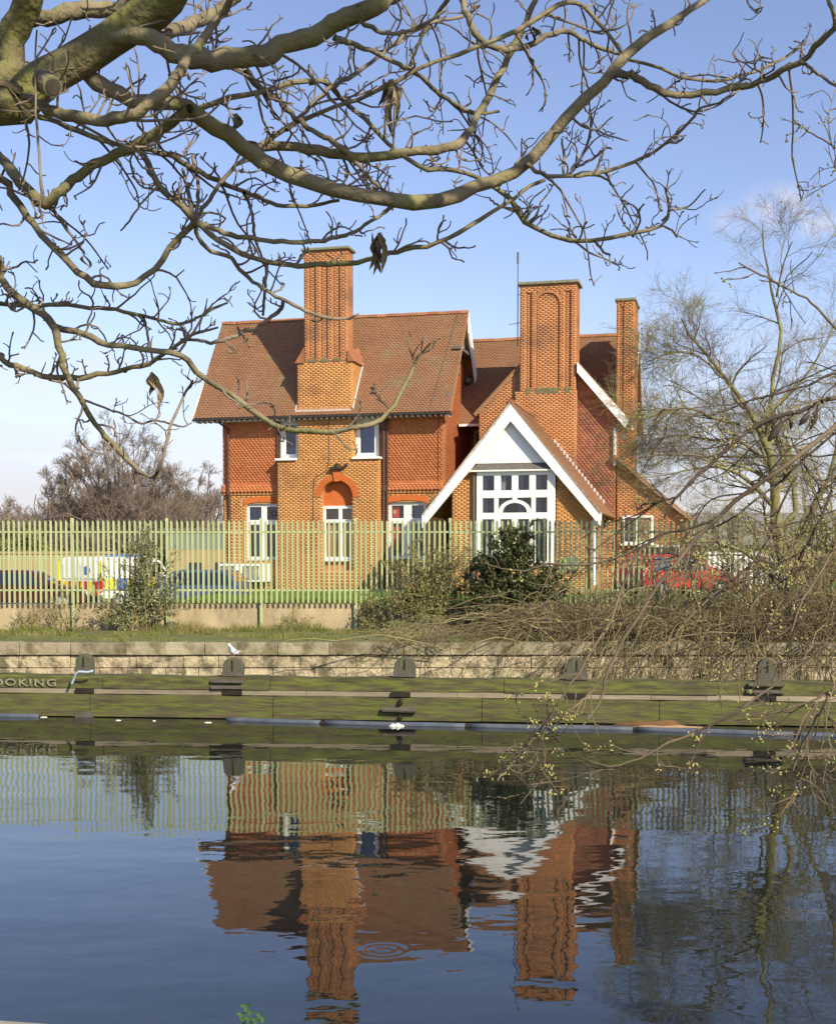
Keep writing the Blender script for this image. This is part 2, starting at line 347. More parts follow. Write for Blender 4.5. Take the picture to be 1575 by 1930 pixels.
def glass(name, tint, refl=.16):
    m = bpy.data.materials.new(name); m.use_nodes = True; N = m.node_tree.nodes; L = m.node_tree.links; N.remove(N['Principled BSDF'])
    t = N.new('ShaderNodeBsdfTransparent'); t.inputs[0].default_value = (*tint, 1); g = N.new('ShaderNodeBsdfGlossy'); g.inputs['Roughness'].default_value = .03; g.inputs[0].default_value = (.9,.9,.95,1)
    x = N.new('ShaderNodeMixShader'); f = N.new('ShaderNodeFresnel'); f.inputs[0].default_value = 1.5
    a = N.new('ShaderNodeMath'); a.operation = 'ADD'; a.inputs[1].default_value = refl; L.new(f.outputs[0], a.inputs[0]); L.new(a.outputs[0], x.inputs[0])
    L.new(t.outputs[0], x.inputs[1]); L.new(g.outputs[0], x.inputs[2]); L.new(x.outputs[0], N['Material Output'].inputs[0]); return m
M['glass'] = glass('window_glass', (.8,.85,.85), .05); M['carglass'] = glass('car_glass', (.12,.14,.13), .08)

# ------------------------------------------------------------------ water
wm = bpy.data.materials.new('river_water'); wm.use_nodes = True; N = wm.node_tree.nodes; L = wm.node_tree.links
pb = N['Principled BSDF']; pb.inputs['Base Color'].default_value = (.010,.013,.011,1); pb.inputs['Roughness'].default_value = .015
pb.inputs['IOR'].default_value = 1.58; pb.inputs['Specular IOR Level'].default_value = .5
tcw = N.new('ShaderNodeTexCoord')
def wnoise(scale, stretch, detail, rot=0):
    mpp = N.new('ShaderNodeMapping'); mpp.inputs['Scale'].default_value = stretch; mpp.inputs['Rotation'].default_value = (0,0,rot); L.new(tcw.outputs['Object'], mpp.inputs[0])
    t = N.new('ShaderNodeTexNoise'); t.inputs['Scale'].default_value = scale; t.inputs['Detail'].default_value = detail; L.new(mpp.outputs[0], t.inputs[0]); return t.outputs[0]
def m_(op, a, b):
    n = N.new('ShaderNodeMath'); n.operation = op
    for i, v in enumerate((a, b)):
        if isinstance(v, (int, float)): n.inputs[i].default_value = v
        else: L.new(v, n.inputs[i])
    return n.outputs[0]
W1 = wnoise(1.0, (.55, 1.0, 1), 1.0, .12); W2 = wnoise(3.2, (.6, 1.0, 1), 1.5, -.2); W3 = wnoise(8.5, (.8, 1.0, 1), 1.0, .3)
patch = wnoise(.13, (1, 1, 1), 1)
pr = N.new('ShaderNodeMapRange'); L.new(patch, pr.inputs[0]); pr.inputs[1].default_value = .35; pr.inputs[2].default_value = .65; pr.inputs[3].default_value = .45; pr.inputs[4].default_value = 1.25
H = m_('ADD', m_('ADD', m_('MULTIPLY', W1, .012), m_('MULTIPLY', W2, .0027)), m_('MULTIPLY', W3, .0004))
H = m_('MULTIPLY', H, pr.outputs[0])
rc = onz(722, 1790, 0)                                     # rings where something broke the surface
sub = N.new('ShaderNodeVectorMath'); sub.operation = 'SUBTRACT'; L.new(tcw.outputs['Object'], sub.inputs[0]); sub.inputs[1].default_value = (rc[0], rc[1], 0)
ln = N.new('ShaderNodeVectorMath'); ln.operation = 'LENGTH'; L.new(sub.outputs[0], ln.inputs[0]); rad = ln.outputs['Value']
ring = m_('MULTIPLY', m_('SINE', m_('MULTIPLY', rad, 62.0), 0), .0006)
fall = N.new('ShaderNodeMapRange'); fall.interpolation_type = 'SMOOTHSTEP'; L.new(rad, fall.inputs[0]); fall.inputs[1].default_value = .34; fall.inputs[2].default_value = .08
H = m_('ADD', H, m_('MULTIPLY', ring, fall.outputs[0]))
bw = N.new('ShaderNodeBump'); bw.inputs['Distance'].default_value = 1.0; bw.inputs['Strength'].default_value = 1.0; L.new(H, bw.inputs['Height']); L.new(bw.outputs[0], pb.inputs['Normal'])
link_mesh('river_water', (lambda me: (me.from_pydata([(-120,1.2,0),(120,1.2,0),(120,30.9,0),(-120,30.9,0)], [], [(0,1,2,3)]), me)[1])(bpy.data.meshes.new('river_water')), wm)['kind'] = 'structure'

# ------------------------------------------------------------------ ground
def sheet(name, x0, x1, y0, y1, z, m, nx=1, ny=1, rough=0.0):
    xs = np.linspace(x0, x1, nx+1); ys = np.linspace(y0, y1, ny+1); X, Y = np.meshgrid(xs, ys, indexing='ij')
    Z = np.full_like(X, z) + rng.normal(size=X.shape)*rough
    V = np.stack([X, Y, Z], -1).reshape(-1, 3); i, j = np.meshgrid(np.arange(nx), np.arange(ny), indexing='ij'); a = i*(ny+1)+j
    q = np.stack([a, a+ny+1, a+ny+2, a+1], -1).reshape(-1)
    o = link_mesh(name, raw_mesh(name, V, q, np.arange(0, len(q), 4)), m); o['kind'] = 'structure'; return o
sheet('far_ground', -2500, 2500, 37.2, 4000, 1.45, M['far_ground'])
sheet('car_park', -70, 60, 37.3, 88, 1.60, M['asphalt'])
sheet('river_bed', -120, 120, 1.0, 31.2, -1.2, M['joint'])
# verge between quay coping and retaining wall
vg = MB(); xs = np.linspace(-40, 40, 81); ys = np.linspace(31.05, 37.0, 9); grid = {}
for i, x in enumerate(xs):
    for j, y in enumerate(ys):
        zz = 1.335-.06*(j/8)+.05*math.sin(x*1.3+j)+.03*rng.normal() if 0 < j < 8 else (1.325 if j == 0 else 1.28)
        grid[i, j] = len(vg.v); vg.v.append((x, y, zz))
for i in range(80):
    for j in range(8): vg.f.append((grid[i,j], grid[i+1,j], grid[i+1,j+1], grid[i,j+1]))
vg.build('grass_verge', M['soil'], smooth=True, fix=False)['kind'] = 'structure'
# raised lawn round the house
lw = MB(); lw.box(-7.6, 30, 37.22, 75, 1.2, 2.04); lw.build('lawn', M['lawn'])['kind'] = 'structure'
# near bank, where the viewer stands
e0 = onz(0, 1921, 1.7); e1 = onz(125, 1930, 1.7); dv = (e1-e0)/np.linalg.norm(e1-e0)
pL = e0-dv*40; pR = e0+dv*0.6
nb = MB(); nb.prism([(pL[0],pL[1]-.32,-1.5),(e0[0]+1.6*dv[0],e0[1]+1.6*dv[1]-.32,-1.5),(1.9,3.75,-1.5),(60,2.4,-1.5),(60,-60,-1.5),(-60,-60,-1.5)], (0,0,3.17)); nb.build('near_bank', M['soil'])['kind'] = 'structure'
nk = empty('near_quay_edge', (float(e0[0]), float(e0[1]), 1.4), math.atan2(dv[1], dv[0]), 'weathered stone edge of the near towpath at the bottom left corner', 'quay edge')
for k in range(14):
    x0 = -9.0+k*.72
    if x0 > .5: break
    b = MB(); b.box(x0+.004, x0+.712, -.42, 0, -1.2, .30); b.build('edge_stone', M['quay_near'], nk, bevel=.012)

# ------------------------------------------------------------------ far quay
def wl(x):                        # front line of the timber waling, x in world
    return 27.25-(x+8.9)*0.105
FAR0, FAR1 = -20.0, 20.0
quay = empty('stone_quay_wall', (0, 31.0, 0), 0, 'long stone quay wall of large blocks with pale coping across the water', 'quay wall')
qb = MB(); qb.box(FAR0-10, FAR1+12, .08, .5, -.6, 1.28); qb.build('joint_backing', M['joint'], quay)
x = FAR0; first = None
while x < FAR1:
    w = random.uniform(1.2, 2.1); b = MB(); b.box(x+.005, x+w-.005, random.uniform(-.075,-.05), .42, 1.03, 1.335+random.uniform(-.012,.012)); b.build('coping_stone', M['coping'], quay, bevel=.018); x += w
for r, (z0, z1, wa, wb) in enumerate(((.72, 1.018, .8, 1.7), (.40, .705, .55, 1.05), (-.4, .385, 1.0, 2.0))):
    x = FAR0+random.random()
    while x < FAR1:
        w = random.uniform(wa, wb); y0 = random.uniform(-.02, .02); b = MB()
        b.box(x+.004, x+w-.004, y0, .3, z0-random.uniform(0,.006), z1-random.uniform(0,.008)); b.build('stone_block', M['ashlar'], quay, bevel=.02); x += w
sheet('mud_shelf', FAR0-4, FAR1+6, 28.0, 30.95, .25, M['soil'])
# timber waling in front
wal = empty('timber_waling', (-8.9, 27.25, 0), -math.atan(.105), 'mossy green timber waling beams along the far waterline', 'waling')
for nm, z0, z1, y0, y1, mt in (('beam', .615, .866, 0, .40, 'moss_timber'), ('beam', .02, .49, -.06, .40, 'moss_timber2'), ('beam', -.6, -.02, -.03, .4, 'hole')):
    xx = -8.0
    while xx < 29:
        w = random.uniform(3.6, 5.2) if nm == 'beam' else 40
        b = MB(); yy = y0+random.uniform(-.012, .012)
        nn = 10
        for k in range(nn):
            xa, xb = xx+.006+(w-.012)*k/nn, xx+.006+(w-.012)*(k+1)/nn
            def top(q): return z1+.014*math.sin(q*2.3+z1*9)+.008*math.sin(q*7.1)
            b.hull8([(xa,yy,z0),(xb,yy,z0),(xb,y1,z0),(xa,y1,z0),(xa,yy+.05,top(xa)),(xb,yy+.05,top(xb)),(xb,y1,top(xb)+.02),(xa,y1,top(xa)+.02)])
        b.build('beam', M[mt], wal, bevel=0); xx += w
xx = -8.0
while xx < 29:
    w = random.uniform(.5, 2.6); b = MB(); b.box(xx+.004, xx+w-.004, .02+random.uniform(0,.012), .36, .50, .605); b.build('ledge_plank', M['plank'], wal); xx += w
wx = lambda px, py, z: None
def wal_x(px, D=26.4):           # distance along the waling for a photo column
    r = ray(px, 1290); # intersect with the waling line
    t = 0
    for _ in range(30):
        D = wl(r[0]/r[1]*D)
    return ((r[0]/r[1]*D)+8.9)/math.cos(math.atan(.105))
for px in (160, 438, 755, 1085, 1443):
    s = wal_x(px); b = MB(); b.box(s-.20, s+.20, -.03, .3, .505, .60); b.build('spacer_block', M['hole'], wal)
for px in (160, ):
    s = wal_x(px); b = MB(); b.box(s-.20, s+.20, -.075, .1, -.05, .11); b.build('spacer_block', M['timber_grey'], wal)
for px0, px1, z0, z1 in ((398, 458, .76, .83), (398, 458, .63, .70), (1408, 1478, .80, .86), (1405, 1478, .66, .72)):
    s0, s1 = wal_x(px0), wal_x(px1); b = MB(); b.box(s0, s1, -.055, .05, z0, z1); b.build('fixing_plank', M['timber_grey'], wal, bevel=.01)
s0, s1 = wal_x(722), wal_x(785)
b = MB(); b.tube([(s0,-.14,.25),(s1,-.14,.24)], .055, 8); b.build('fixing_plank', M['timber_grey'], wal)
sm_ = wal_x(754)
for zc in (.42, .12): b = MB(); b.prism([(sm_-.04,-.12,zc-.06),(sm_+.06,-.12,zc-.06),(sm_+.02,-.12,zc+.07)], (0,.1,0)); b.build('iron_cleat', M['hole'], wal)
# lettering left on the beam
tcu = bpy.data.curves.new('lettering', 'FONT'); tcu.body = 'OOKING'; tcu.size = .31; tcu.extrude = .004; tcu.space_character = 1.22; tcu.offset = .004
tob = bpy.data.objects.new('lettering', tcu); col.objects.link(tob)
dg = bpy.context.evaluated_depsgraph_get(); tme = bpy.data.meshes.new_from_object(tob.evaluated_get(dg)); bpy.data.objects.remove(tob)
Vt = np.array([v.co[:] for v in tme.vertices]); wdt = Vt[:,0].max()
sA = wal_x(-14); sB = wal_x(107)
for v in tme.vertices:
    xx_, yy_ = v.co.x, v.co.y
    v.co = (sA+xx_*(sB-sA)/wdt, -.022-v.co.z, .655+yy_*.70)
tob = link_mesh('lettering', tme, M['letters'], wal)
# rounded fender posts
post_labels = ['round headed dark timber post with pale rope, beside the faded lettering', 'mossy round headed timber post below the white gull',
               'round headed green timber post with a bolt hole, below the olive scrub', 'round headed timber post ringed by an arching bramble stem', 'round headed timber post at the right, deep among bramble stems']
for i, (px, wpx, ytop) in enumerate(((158, 32, 1233), (438, 38, 1240), (762, 40, 1238), (1086, 38, 1240), (1445, 36, 1242))):
    r = ray(px, 1290); D = 26.4
    for _ in range(30): D = wl(r[0]/r[1]*D)
    D += .16; X = r[0]/r[1]*D; zt = CAMZ-(ytop-1055)/F*D; hw = wpx/2/F*D
    e = empty('fender_post', (X, D, 0), -math.atan(.105), post_labels[i], 'post', 'round headed timber posts along the waling')
    b = MB(); pts = [(-hw,0,.5),(hw,0,.5)] + [(hw*math.cos(a),0,zt-hw+hw*math.sin(a)) for a in np.linspace(0, math.pi, 11)]
    b.prism(pts, (0,.22,0)); b.build('post', M['timber_post'], e, bevel=.015)
    b = MB(); b.box(-.012, .012, -.012, .0, zt-.28, zt-.06); b.build('slot', M['hole'], e)
    b = MB(); b.box(-hw-.015, hw+.015, -.03, .0, zt-.36-(.03*i%2), zt-.30); b.build('strap_board', M['timber_grey'], e)
    if i == 2:
        b = MB(); b.tube([(0,-.02,zt-.2),(0,.0,zt-.2)], .022, 8); b.build('bolt', M['hole'], e)
    if i == 1: gull_at = (X, D+.1, zt)
def floatobj(pts, r, n=8): b = MB(); b.tube(pts, r, n); return b
rp = MB(); P0 = [at(176,1264,26.82), at(165,1267,26.82), at(150,1266,26.83), at(143,1271,26.85), at(139,1281,26.9), at(135,1290,26.92)]
rp.tube(catmull(P0, 16), .028, 6); o = rp.build('mooring_rope', M['rope'], smooth=True); tag(o, 'pale blue frayed rope hanging from the leftmost round headed post', 'rope')
# gull
g = empty('white_gull', (gull_at[0], gull_at[1], gull_at[2]), 0, 'small white gull perched on a mossy timber post at the quay', 'bird')
def blob(name, secs, m, parent, n=12):
    b = MB(); 
    for (cx, cy, cz, rx, rz) in secs: pass
    base = 0
    for i, (cx, cy, cz, rx, rz) in enumerate(secs):
        for k in range(n):
            a = 2*math.pi*k/n; b.v.append((cx, cy+rx*math.cos(a), cz+rz*math.sin(a)))
    for i in range(len(secs)-1):
        for k in range(n):
            k2 = (k+1) % n; b.f.append((i*n+k, i*n+k2, (i+1)*n+k2, (i+1)*n+k))
    b.f.append(tuple(range(n))); b.f.append(tuple(reversed(range((len(secs)-1)*n, len(secs)*n))))
    return b.build(name, m, parent, smooth=True)
blob('body', [(-.17,0,.10,.004,.006),(-.12,0,.11,.03,.025),(-.05,0,.125,.055,.05),(.01,0,.145,.065,.065),(.055,0,.185,.05,.06),(.07,0,.225,.033,.035),(.085,0,.25,.035,.036),(.105,0,.255,.025,.026),(.12,0,.25,.008,.009)], M['bird_white'], g)
b = MB()
for s in (-1,1): b.hull8([(-.19,s*.02,.12),(.03,s*.062,.13),(.03,s*.068,.17),(-.17,s*.03,.145),(-.19,s*.03,.12),(.02,s*.075,.135),(.02,s*.075,.165),(-.17,s*.04,.14)])
b.build('wing', M['bird_grey'], g)
b = MB(); b.tube([(.118,0,.25),(.155,0,.242)], [.009,.003], 6); b.build('beak', M['bird_leg'], g)
for s in (-1,1): b = MB(); b.tube([(.0,s*.025,.10),(.005,s*.025,.0)], .006, 5); b.box(.0,.04,s*.025-.015,s*.025+.015,0,.006); b.build('leg', M['bird_leg'], g)
g.rotation_euler = (0,0,math.radians(235)); g.scale = (1.2,1.2,1.2); g.location.z -= .035
# floating boom
boom_l = ['pale blue boom pipe end floating at the far left waterline', 'long pale blue boom pipe floating along the waling in several joined lengths']
for bi, segs in enumerate(([(-60,1349),(76,1352)], [(425,1358),(608,1364),(880,1370),(1195,1376),(1498,1386),(1640,1391)])):
    pts = [onz(a, c, 0) for a, c in segs]; rt = empty('floating_boom', tuple(pts[0]), 0, boom_l[bi], 'boom', 'floating boom pipes at the far waterline'); o0 = pts[0]
    for k in range(len(pts)-1):
        a = pts[k]-o0; c = pts[k+1]-o0; d = (c-a)/np.linalg.norm(c-a); b = MB(); nseg = 8; L_ = np.linalg.norm(c-a)
        pp = [a+d*(.04+(L_-.08)*q/nseg)+np.array([0, .03*math.sin(q*1.1+k), .012]) for q in range(nseg+1)]
        b.tube(pp, .062, 10); b.build('boom_pipe', M['boom'], rt, smooth=True)
        if k: b = MB(); b.tube([a-d*.05+np.array([0,0,.012]), a+d*.05+np.array([0,0,.012])], .05, 8); b.build('coupling', M['hole'], rt)
# litter and driftwood
def chunk(name, px0, px1, py, z, h, dpt, m, label, cat, group=None):
    a, c = onz(px0, py, z), onz(px1, py, z); b = MB(); n = 9; L_ = c[0]-a[0]
    for i in range(n):
        t0, t1 = i/n, (i+1)/n; f = lambda t: (math.sin(math.pi*min(1,max(0,t)))**.5)*(.75+.25*math.sin(t*17+px0))+.08
        b.hull8([(a[0]+L_*t0,a[1]-dpt*f(t0),z-.03),(a[0]+L_*t1,a[1]-dpt*f(t1),z-.03),(a[0]+L_*t1,a[1]+dpt*f(t1),z-.03),(a[0]+L_*t0,a[1]+dpt*f(t0),z-.03),
                 (a[0]+L_*t0,a[1]-dpt*f(t0)*.5,z+h*f(t0)),(a[0]+L_*t1,a[1]-dpt*f(t1)*.5,z+h*f(t1)),(a[0]+L_*t1,a[1]+dpt*f(t1)*.6,z+h*f(t1)*.9),(a[0]+L_*t0,a[1]+dpt*f(t0)*.6,z+h*f(t0)*.9)])
    o = b.build(name, m); tag(o, label, cat, group); return o
chunk('driftwood', 1155, 1345, 1366, 0, .10, .10, M['log'], 'long split reddish brown driftwood log lying against the waling', 'driftwood')
chunk('wood_splinter', 1178, 1330, 1371, 0, .05, .05, M['logpale'], 'pale split length of wood floating in front of the reddish driftwood log', 'driftwood')
chunk('floating_litter', 733, 762, 1369, .0, .07, .06, M['litter'], 'white plastic litter floating by the boom under the third round headed post', 'litter')
for px0, px1, py, lb in ((76,90,1352,'yellowish scrap of litter at the end of the short boom'), (218,229,1358,'small white scrap floating between the first two timber posts'), (288,294,1359,'tiny white speck of litter left of the long boom'), (385,400,1362,'white torn scrap drifting just before the long boom begins'), (1325,1352,1376,'thin white scrap floating beside the boom at the right'), (721,727,1365,'tiny white scrap on the boom left of the larger litter')):
    chunk('floating_litter', px0, px1, py, .0, .02, .02, M['litter'], lb, 'litter', 'scraps of litter floating along the waling')

# ------------------------------------------------------------------ retaining wall and palisade fence
rw = empty('retaining_wall', (0, 36.98, 1.2), 0, 'low buff concrete retaining wall under the green palisade fence', 'wall')
FD = 36.8; pxm = FD/F
posts = [(p-PX)*pxm for p in (-218, -41, 137, 315, 492, 670, 848, 1025, 1203, 1380, 1558, 1735, 1912)]
for a, c in zip(posts[:-1], posts[1:]):
    b = MB(); b.box(a+.006, c-.006, 0+random.uniform(0,.012), .22, 0, .865+random.uniform(-.006,.006)); b.build('concrete_panel', M['concrete'], rw, bevel=.01)
fence = empty('palisade_fence', (0, FD, 2.05), 0, 'long pale green steel palisade fence standing on the low concrete wall', 'fence')
def pale_mesh():
    b = MB(); prof = [(-.034,.0),(-.022,-.022),(-.009,-.014),(0,-.018),(.009,-.014),(.022,-.022),(.034,0)]
    z0, z1 = .05, 2.46; tops = [z1-.10, z1-.03, z1-.06, z1, z1-.06, z1-.03, z1-.10]; n = len(prof); th = .004
    for i, (x_, y_) in enumerate(prof): b.v += [(x_, y_, z0), (x_, y_, tops[i]), (x_, y_+th, z0), (x_, y_+th, tops[i])]
    for i in range(n-1):
        a, c = i*4, i*4+4; b.f += [(a, c, c+1, a+1), (a+2, a+3, c+3, c+2)]
    return b
proto = pale_mesh().build('pale', M['green_paint'], fence, fix=False); xs = []
for a, c in zip(posts[:-1], posts[1:]):
    n = 18; xs += [a+(c-a)*(k/n) for k in range(n)]
for i, x_ in enumerate(xs):
    o = proto if i == 0 else proto.copy()
    if i: col.objects.link(o); o.parent = fence
    o.location = (x_, random.uniform(-.004,.004), random.uniform(-.006,.006)); o.rotation_euler = (0, random.uniform(-.004,.004), random.uniform(-.05,.05))
for a, c in zip(posts[:-1], posts[1:]):
    for z in (.42, 2.10):
        b = MB(); b.box(a, c-.003, .012, .055, z-.024, z+.024); b.build('rail', M['green_paint'], fence)
for a in posts:
    b = MB(); b.box(a-.045, a+.045, .058, .066, -.78, 2.50); b.box(a-.004, a+.004, .066, .15, -.78, 2.50); b.box(a-.03,a+.03,.15,.156,-.78,2.5); b.build('post', M['green_paint'], fence)
    b = MB(); b.box(a-.035, a+.03, .06, .16, -.78, .02); b.build('post_base', M['green_post'], fence)

# ------------------------------------------------------------------ the house
TH = math.radians(14); GZ = 2.04
house = empty('brick_house', (-3.32, 54.0, GZ), -TH, 'Victorian red brick and tile hung house with tall chimneys beyond the fence', 'house')
class HB(MB):
    def build(s, name, m, parent=house, **k):
        s.v = [(a, b_, c-GZ) for a, b_, c in s.v]; return MB.build(s, name, m, parent, **k)
def cells(name, m, parent, O, ex, ey, en, rects, kind='brick', h=.012):
    """many little raised pieces on the plane O + ex*x + ey*y"""
    O = np.array(O, float)-np.array([0,0,GZ]); ex, ey, en = (np.array(q, float) for q in (ex, ey, en)); en = en/np.linalg.norm(en)
    R = np.array(rects, float); N_ = len(R); x0, x1, y0, y1 = R.T
    jh = h*(.62 if kind == 'brick' and h < .02 else 1.0)*(1+rng.normal(size=N_)*.12)
    def pt(x, y, hh): return O + x[:,None]*ex + y[:,None]*ey + (hh*np.ones(N_))[:,None]*en
    if kind == 'brick':
        V = np.stack([pt(x0,y0,0),pt(x1,y0,0),pt(x1,y1,0),pt(x0,y1,0),pt(x0,y0,jh),pt(x1,y0,jh),pt(x1,y1,jh),pt(x0,y1,jh)], 1)
        F_ = np.array([[4,5,6,7],[0,1,5,4],[1,2,6,5],[2,3,7,6],[3,0,4,7]]); k = 8
    elif kind == 'tile':
        V = np.stack([pt(x0,y0,0),pt(x1,y0,0),pt(x1,y1,0.002),pt(x0,y1,0.002),pt(x0,y0,jh),pt(x1,y0,jh)], 1)
        F_ = np.array([[4,5,2,3],[0,1,5,4],[1,2,5,5],[0,4,3,3]]); k = 6
    else:                        # pointed hanging tile
        xm = (x0+x1)/2; d = (y1-y0)*.55
        V = np.stack([pt(xm,y0-d,jh),pt(x1,y0+d*.35,jh),pt(x1,y1,.003),pt(x0,y1,.003),pt(x0,y0+d*.35,jh),pt(xm,y0-d,0),pt(x1,y0+d*.35,0),pt(x0,y0+d*.35,0)], 1)
        F_ = None; k = 8
    base = (np.arange(N_)*k)[:,None]
    if F_ is not None and kind == 'brick':
        Lp = (base[:,:,None]+F_[None]).reshape(-1); st = np.arange(0, len(Lp), 4)
    else:
        fl = [[4,5,2,3],[0,1,5,4],[1,2,5],[0,4,3]] if kind == 'tile' else [[0,1,2,3,4],[5,6,1,0],[7,5,0,4]]
        flat = np.array(sum(fl, [])); Lp = (base+flat[None]).reshape(-1)
        ls = np.cumsum([0]+[len(q) for q in fl[:-1]]); st = ((np.arange(N_)*len(flat))[:,None]+ls[None]).reshape(-1)
    me = raw_mesh(name, V.reshape(-1,3), Lp, st); o = link_mesh(name, me, m, parent); o['kind'] = 'stuff'; return o
def bond(x0, x1, y0, y1, inside=None, w=.225, h=.075, g=.012, gx=.004):
    out = []; r = 0; y = y0
    while y < y1-.02:
        ww = w
        x = x0-(0 if r % 2 == 0 else w/2)
        ye = min(y+h, y1)
        while x < x1-.01:
            xa, xb = max(x, x0), min(x+ww, x1)
            if xb-xa > .04 and (inside is None or inside((xa+xb)/2, (y+ye)/2)): out.append((xa+gx/2, xb-gx/2, y+g/2, ye-g/2))
            x += ww
        y += h; r += 1
    return out
def tilerow(x0, x1, y0, y1, inside=None, w=.165, h=.10, g=.004):
    out = []; r = 0; y = y0
    while y < y1-.01:
        x = x0-(w/2 if r % 2 else 0)
        while x < x1-.01:
            xa, xb = max(x, x0), min(x+w, x1)
            if xb-xa > .02 and (inside is None or inside((xa+xb)/2, y+h/2)): out.append((xa+g/2, xb-g/2, y, min(y+h*1.0, y1)))
            x += w
        y += h; r += 1
    return out
EU, EV, EZ = (1,0,0), (0,1,0), (0,0,1)
def holes_test(hs): return lambda a, b_: not any(h[0]-.01 < a < h[1]+.01 and h[2]-.01 < b_ < h[3]+.01 for h in hs)
def wall_grid(hb, u0, u1, z0, z1, v0, v1, holes):
    us = sorted(set([u0, u1]+[min(max(q, u0), u1) for h in holes for q in h[:2]])); zs = sorted(set([z0, z1]+[min(max(q, z0), z1) for h in holes for q in h[2:]]))
    for a, c in zip(us[:-1], us[1:]):
        for d, e in zip(zs[:-1], zs[1:]):
            m1, m2 = (a+c)/2, (d+e)/2
            if any(h[0] < m1 < h[1] and h[2] < m2 < h[3] for h in holes): continue
            hb.poly([(a,v0,d),(c,v0,d),(c,v0,e),(a,v0,e)])
    for h in holes:
        a, c, d, e = h
        for q in ([(a,v0,d),(c,v0,d),(c,v1,d),(a,v1,d)],[(a,v0,e),(c,v0,e),(c,v1,e),(a,v1,e)],[(a,v0,d),(a,v0,e),(a,v1,e),(a,v1,d)],[(c,v0,d),(c,v0,e),(c,v1,e),(c,v1,d)]): hb.poly(q)
    hb.poly([(u0,v0,z0),(u0,v1,z0),(u0,v1,z1),(u0,v0,z1)]); hb.poly([(u1,v0,z0),(u1,v1,z0),(u1,v1,z1),(u1,v0,z1)])
    hb.poly([(u0,v0,z1),(u1,v0,z1),(u1,v1,z1),(u0,v1,z1)])

def window(u0, u1, z0, z1, v, us, zs, fr=.09, mul=.09, sill=True, back='interior', curtain=None, arch=False, skip=(), poster=None):
    """us, zs: inner dividing positions (centre, half width)"""
    b = HB(); d = .07
    b.box(u0, u0+fr, v, v+d, z0, z1); b.box(u1-fr, u1, v, v+d, z0, z1); b.box(u0+fr, u1-fr, v, v+d, z1-fr, z1); b.box(u0+fr, u1-fr, v, v+d, z0, z0+fr)
    for c, hw in us: b.box(c-hw, c+hw, v+.003, v+d, z0+fr, z1-fr)
    ub = [u0+fr]+[q for c, hw in us for q in (c-hw, c+hw)]+[u1-fr]
    zb = [z0+fr]+[q for c, hw in zs for q in (c-hw, c+hw)]+[z1-fr]
    for c, hw in zs:
        for i in range(0, len(ub), 2): b.box(ub[i], ub[i+1], v+.006, v+d, c-hw, c+hw)
    w = b.build('window', M['white'], bevel=.006); 
    for i in range(0, len(ub), 2):
        for j in range(0, len(zb), 2):
            if (i//2, j//2) in skip: continue
            p_ = HB(); p_.poly([(ub[i],v+.05,zb[j]),(ub[i+1],v+.05,zb[j]),(ub[i+1],v+.05,zb[j+1]),(ub[i],v+.05,zb[j+1])]); p_.build('pane', M['glass'], w)
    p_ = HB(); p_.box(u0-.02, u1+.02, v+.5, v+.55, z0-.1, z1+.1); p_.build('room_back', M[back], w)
    if curtain:
        for (a, c, e, f_, mm) in curtain:
            p_ = HB(); n = max(6, int((c-a)/.05))
            for k in range(n):
                q0, q1 = a+(c-a)*k/n, a+(c-a)*(k+1)/n; va, vb = v+.16+.025*(k%2), v+.16+.025*((k+1)%2)
                p_.poly([(q0,va,e),(q1,vb,e),(q1,vb,f_),(q0,va,f_)])
            p_.build('curtain', M[mm], w, fix=False)
    if sill: p_ = HB(); p_.box(u0-.06, u1+.06, v-.10, v+.02, z0-.07, z0); p_.build('sill', M['white'], w, bevel=.008)
    return w

# --- left wing
hl = (-4.22, -2.5, 3.35, 5.75); hr = (2.12, 3.78, 3.38, 5.75)
wA = HB(); wall_grid(wA, -5.25, 4.5, GZ-.1, 6.3, 0, .3, [hl, hr]); wall_grid(wA, -5.25, 4.5, 6.3, 9.45, .02, .3, [(-2.62,-1.72,7.62,9.3), (.70,1.74,7.62,9.3)])
wA = wA.build('front_wall', M['mortar'])
cells('brickwork', M['brick_yellow'], wA, (0,0,0), EU, EZ, (0,-1,0), bond(-5.25, -2.62, GZ, 6.12, holes_test([hl, (-4.35,-2.4,5.7,6.02)]))+bond(1.85, 4.5, GZ, 6.12, holes_test([hr, (2.0,3.9,5.7,6.02)])), h=.008)
for a, c in ((-5.32,-2.64),(1.87,4.56)): b = HB(); b.box(a, c, -.055, .02, 6.13, 6.27); b.build('string_course', M['brick_yellow'], wA, bevel=.01)
for (a, c) in ((-4.3,-2.45), (2.05, 3.85)):     # segmental rubbed brick heads
    b = HB(); n = 12; top = []; bot = []
    for k in range(n+1):
        t = k/n; uu = a+(c-a)*t; bot.append((uu,-.03,5.70+.13*(1-(2*t-1)**2))); top.append((uu,-.03,5.96+.10*(1-(2*t-1)**2)))
    for k in range(n): b.prism([bot[k],bot[k+1],top[k+1],top[k]], (0,.12,0))
    b.build('arch_head', M['rubbed'], wA)
window(*hl, .10, [(-3.42, .12)], [(4.96, .10)], fr=.13, curtain=[(-4.1,-3.5,5.06,5.65,'curtain'), (-4.0,-3.62,3.45,4.9,'curtain')])
rg = HB(); cx, cz = -2.98, 5.33
n = 16
for k in range(n):
    a0, a1 = 2*math.pi*k/n, 2*math.pi*(k+1)/n
    rg.prism([(cx+.13*math.cos(a0),.125,cz+.13*math.sin(a0)),(cx+.13*math.cos(a1),.125,cz+.13*math.sin(a1)),(cx+.09*math.cos(a1),.125,cz+.09*math.sin(a1)),(cx+.09*math.cos(a0),.125,cz+.09*math.sin(a0))], (0,.02,0))
rg.build('vent_ring', M['greyboard'])
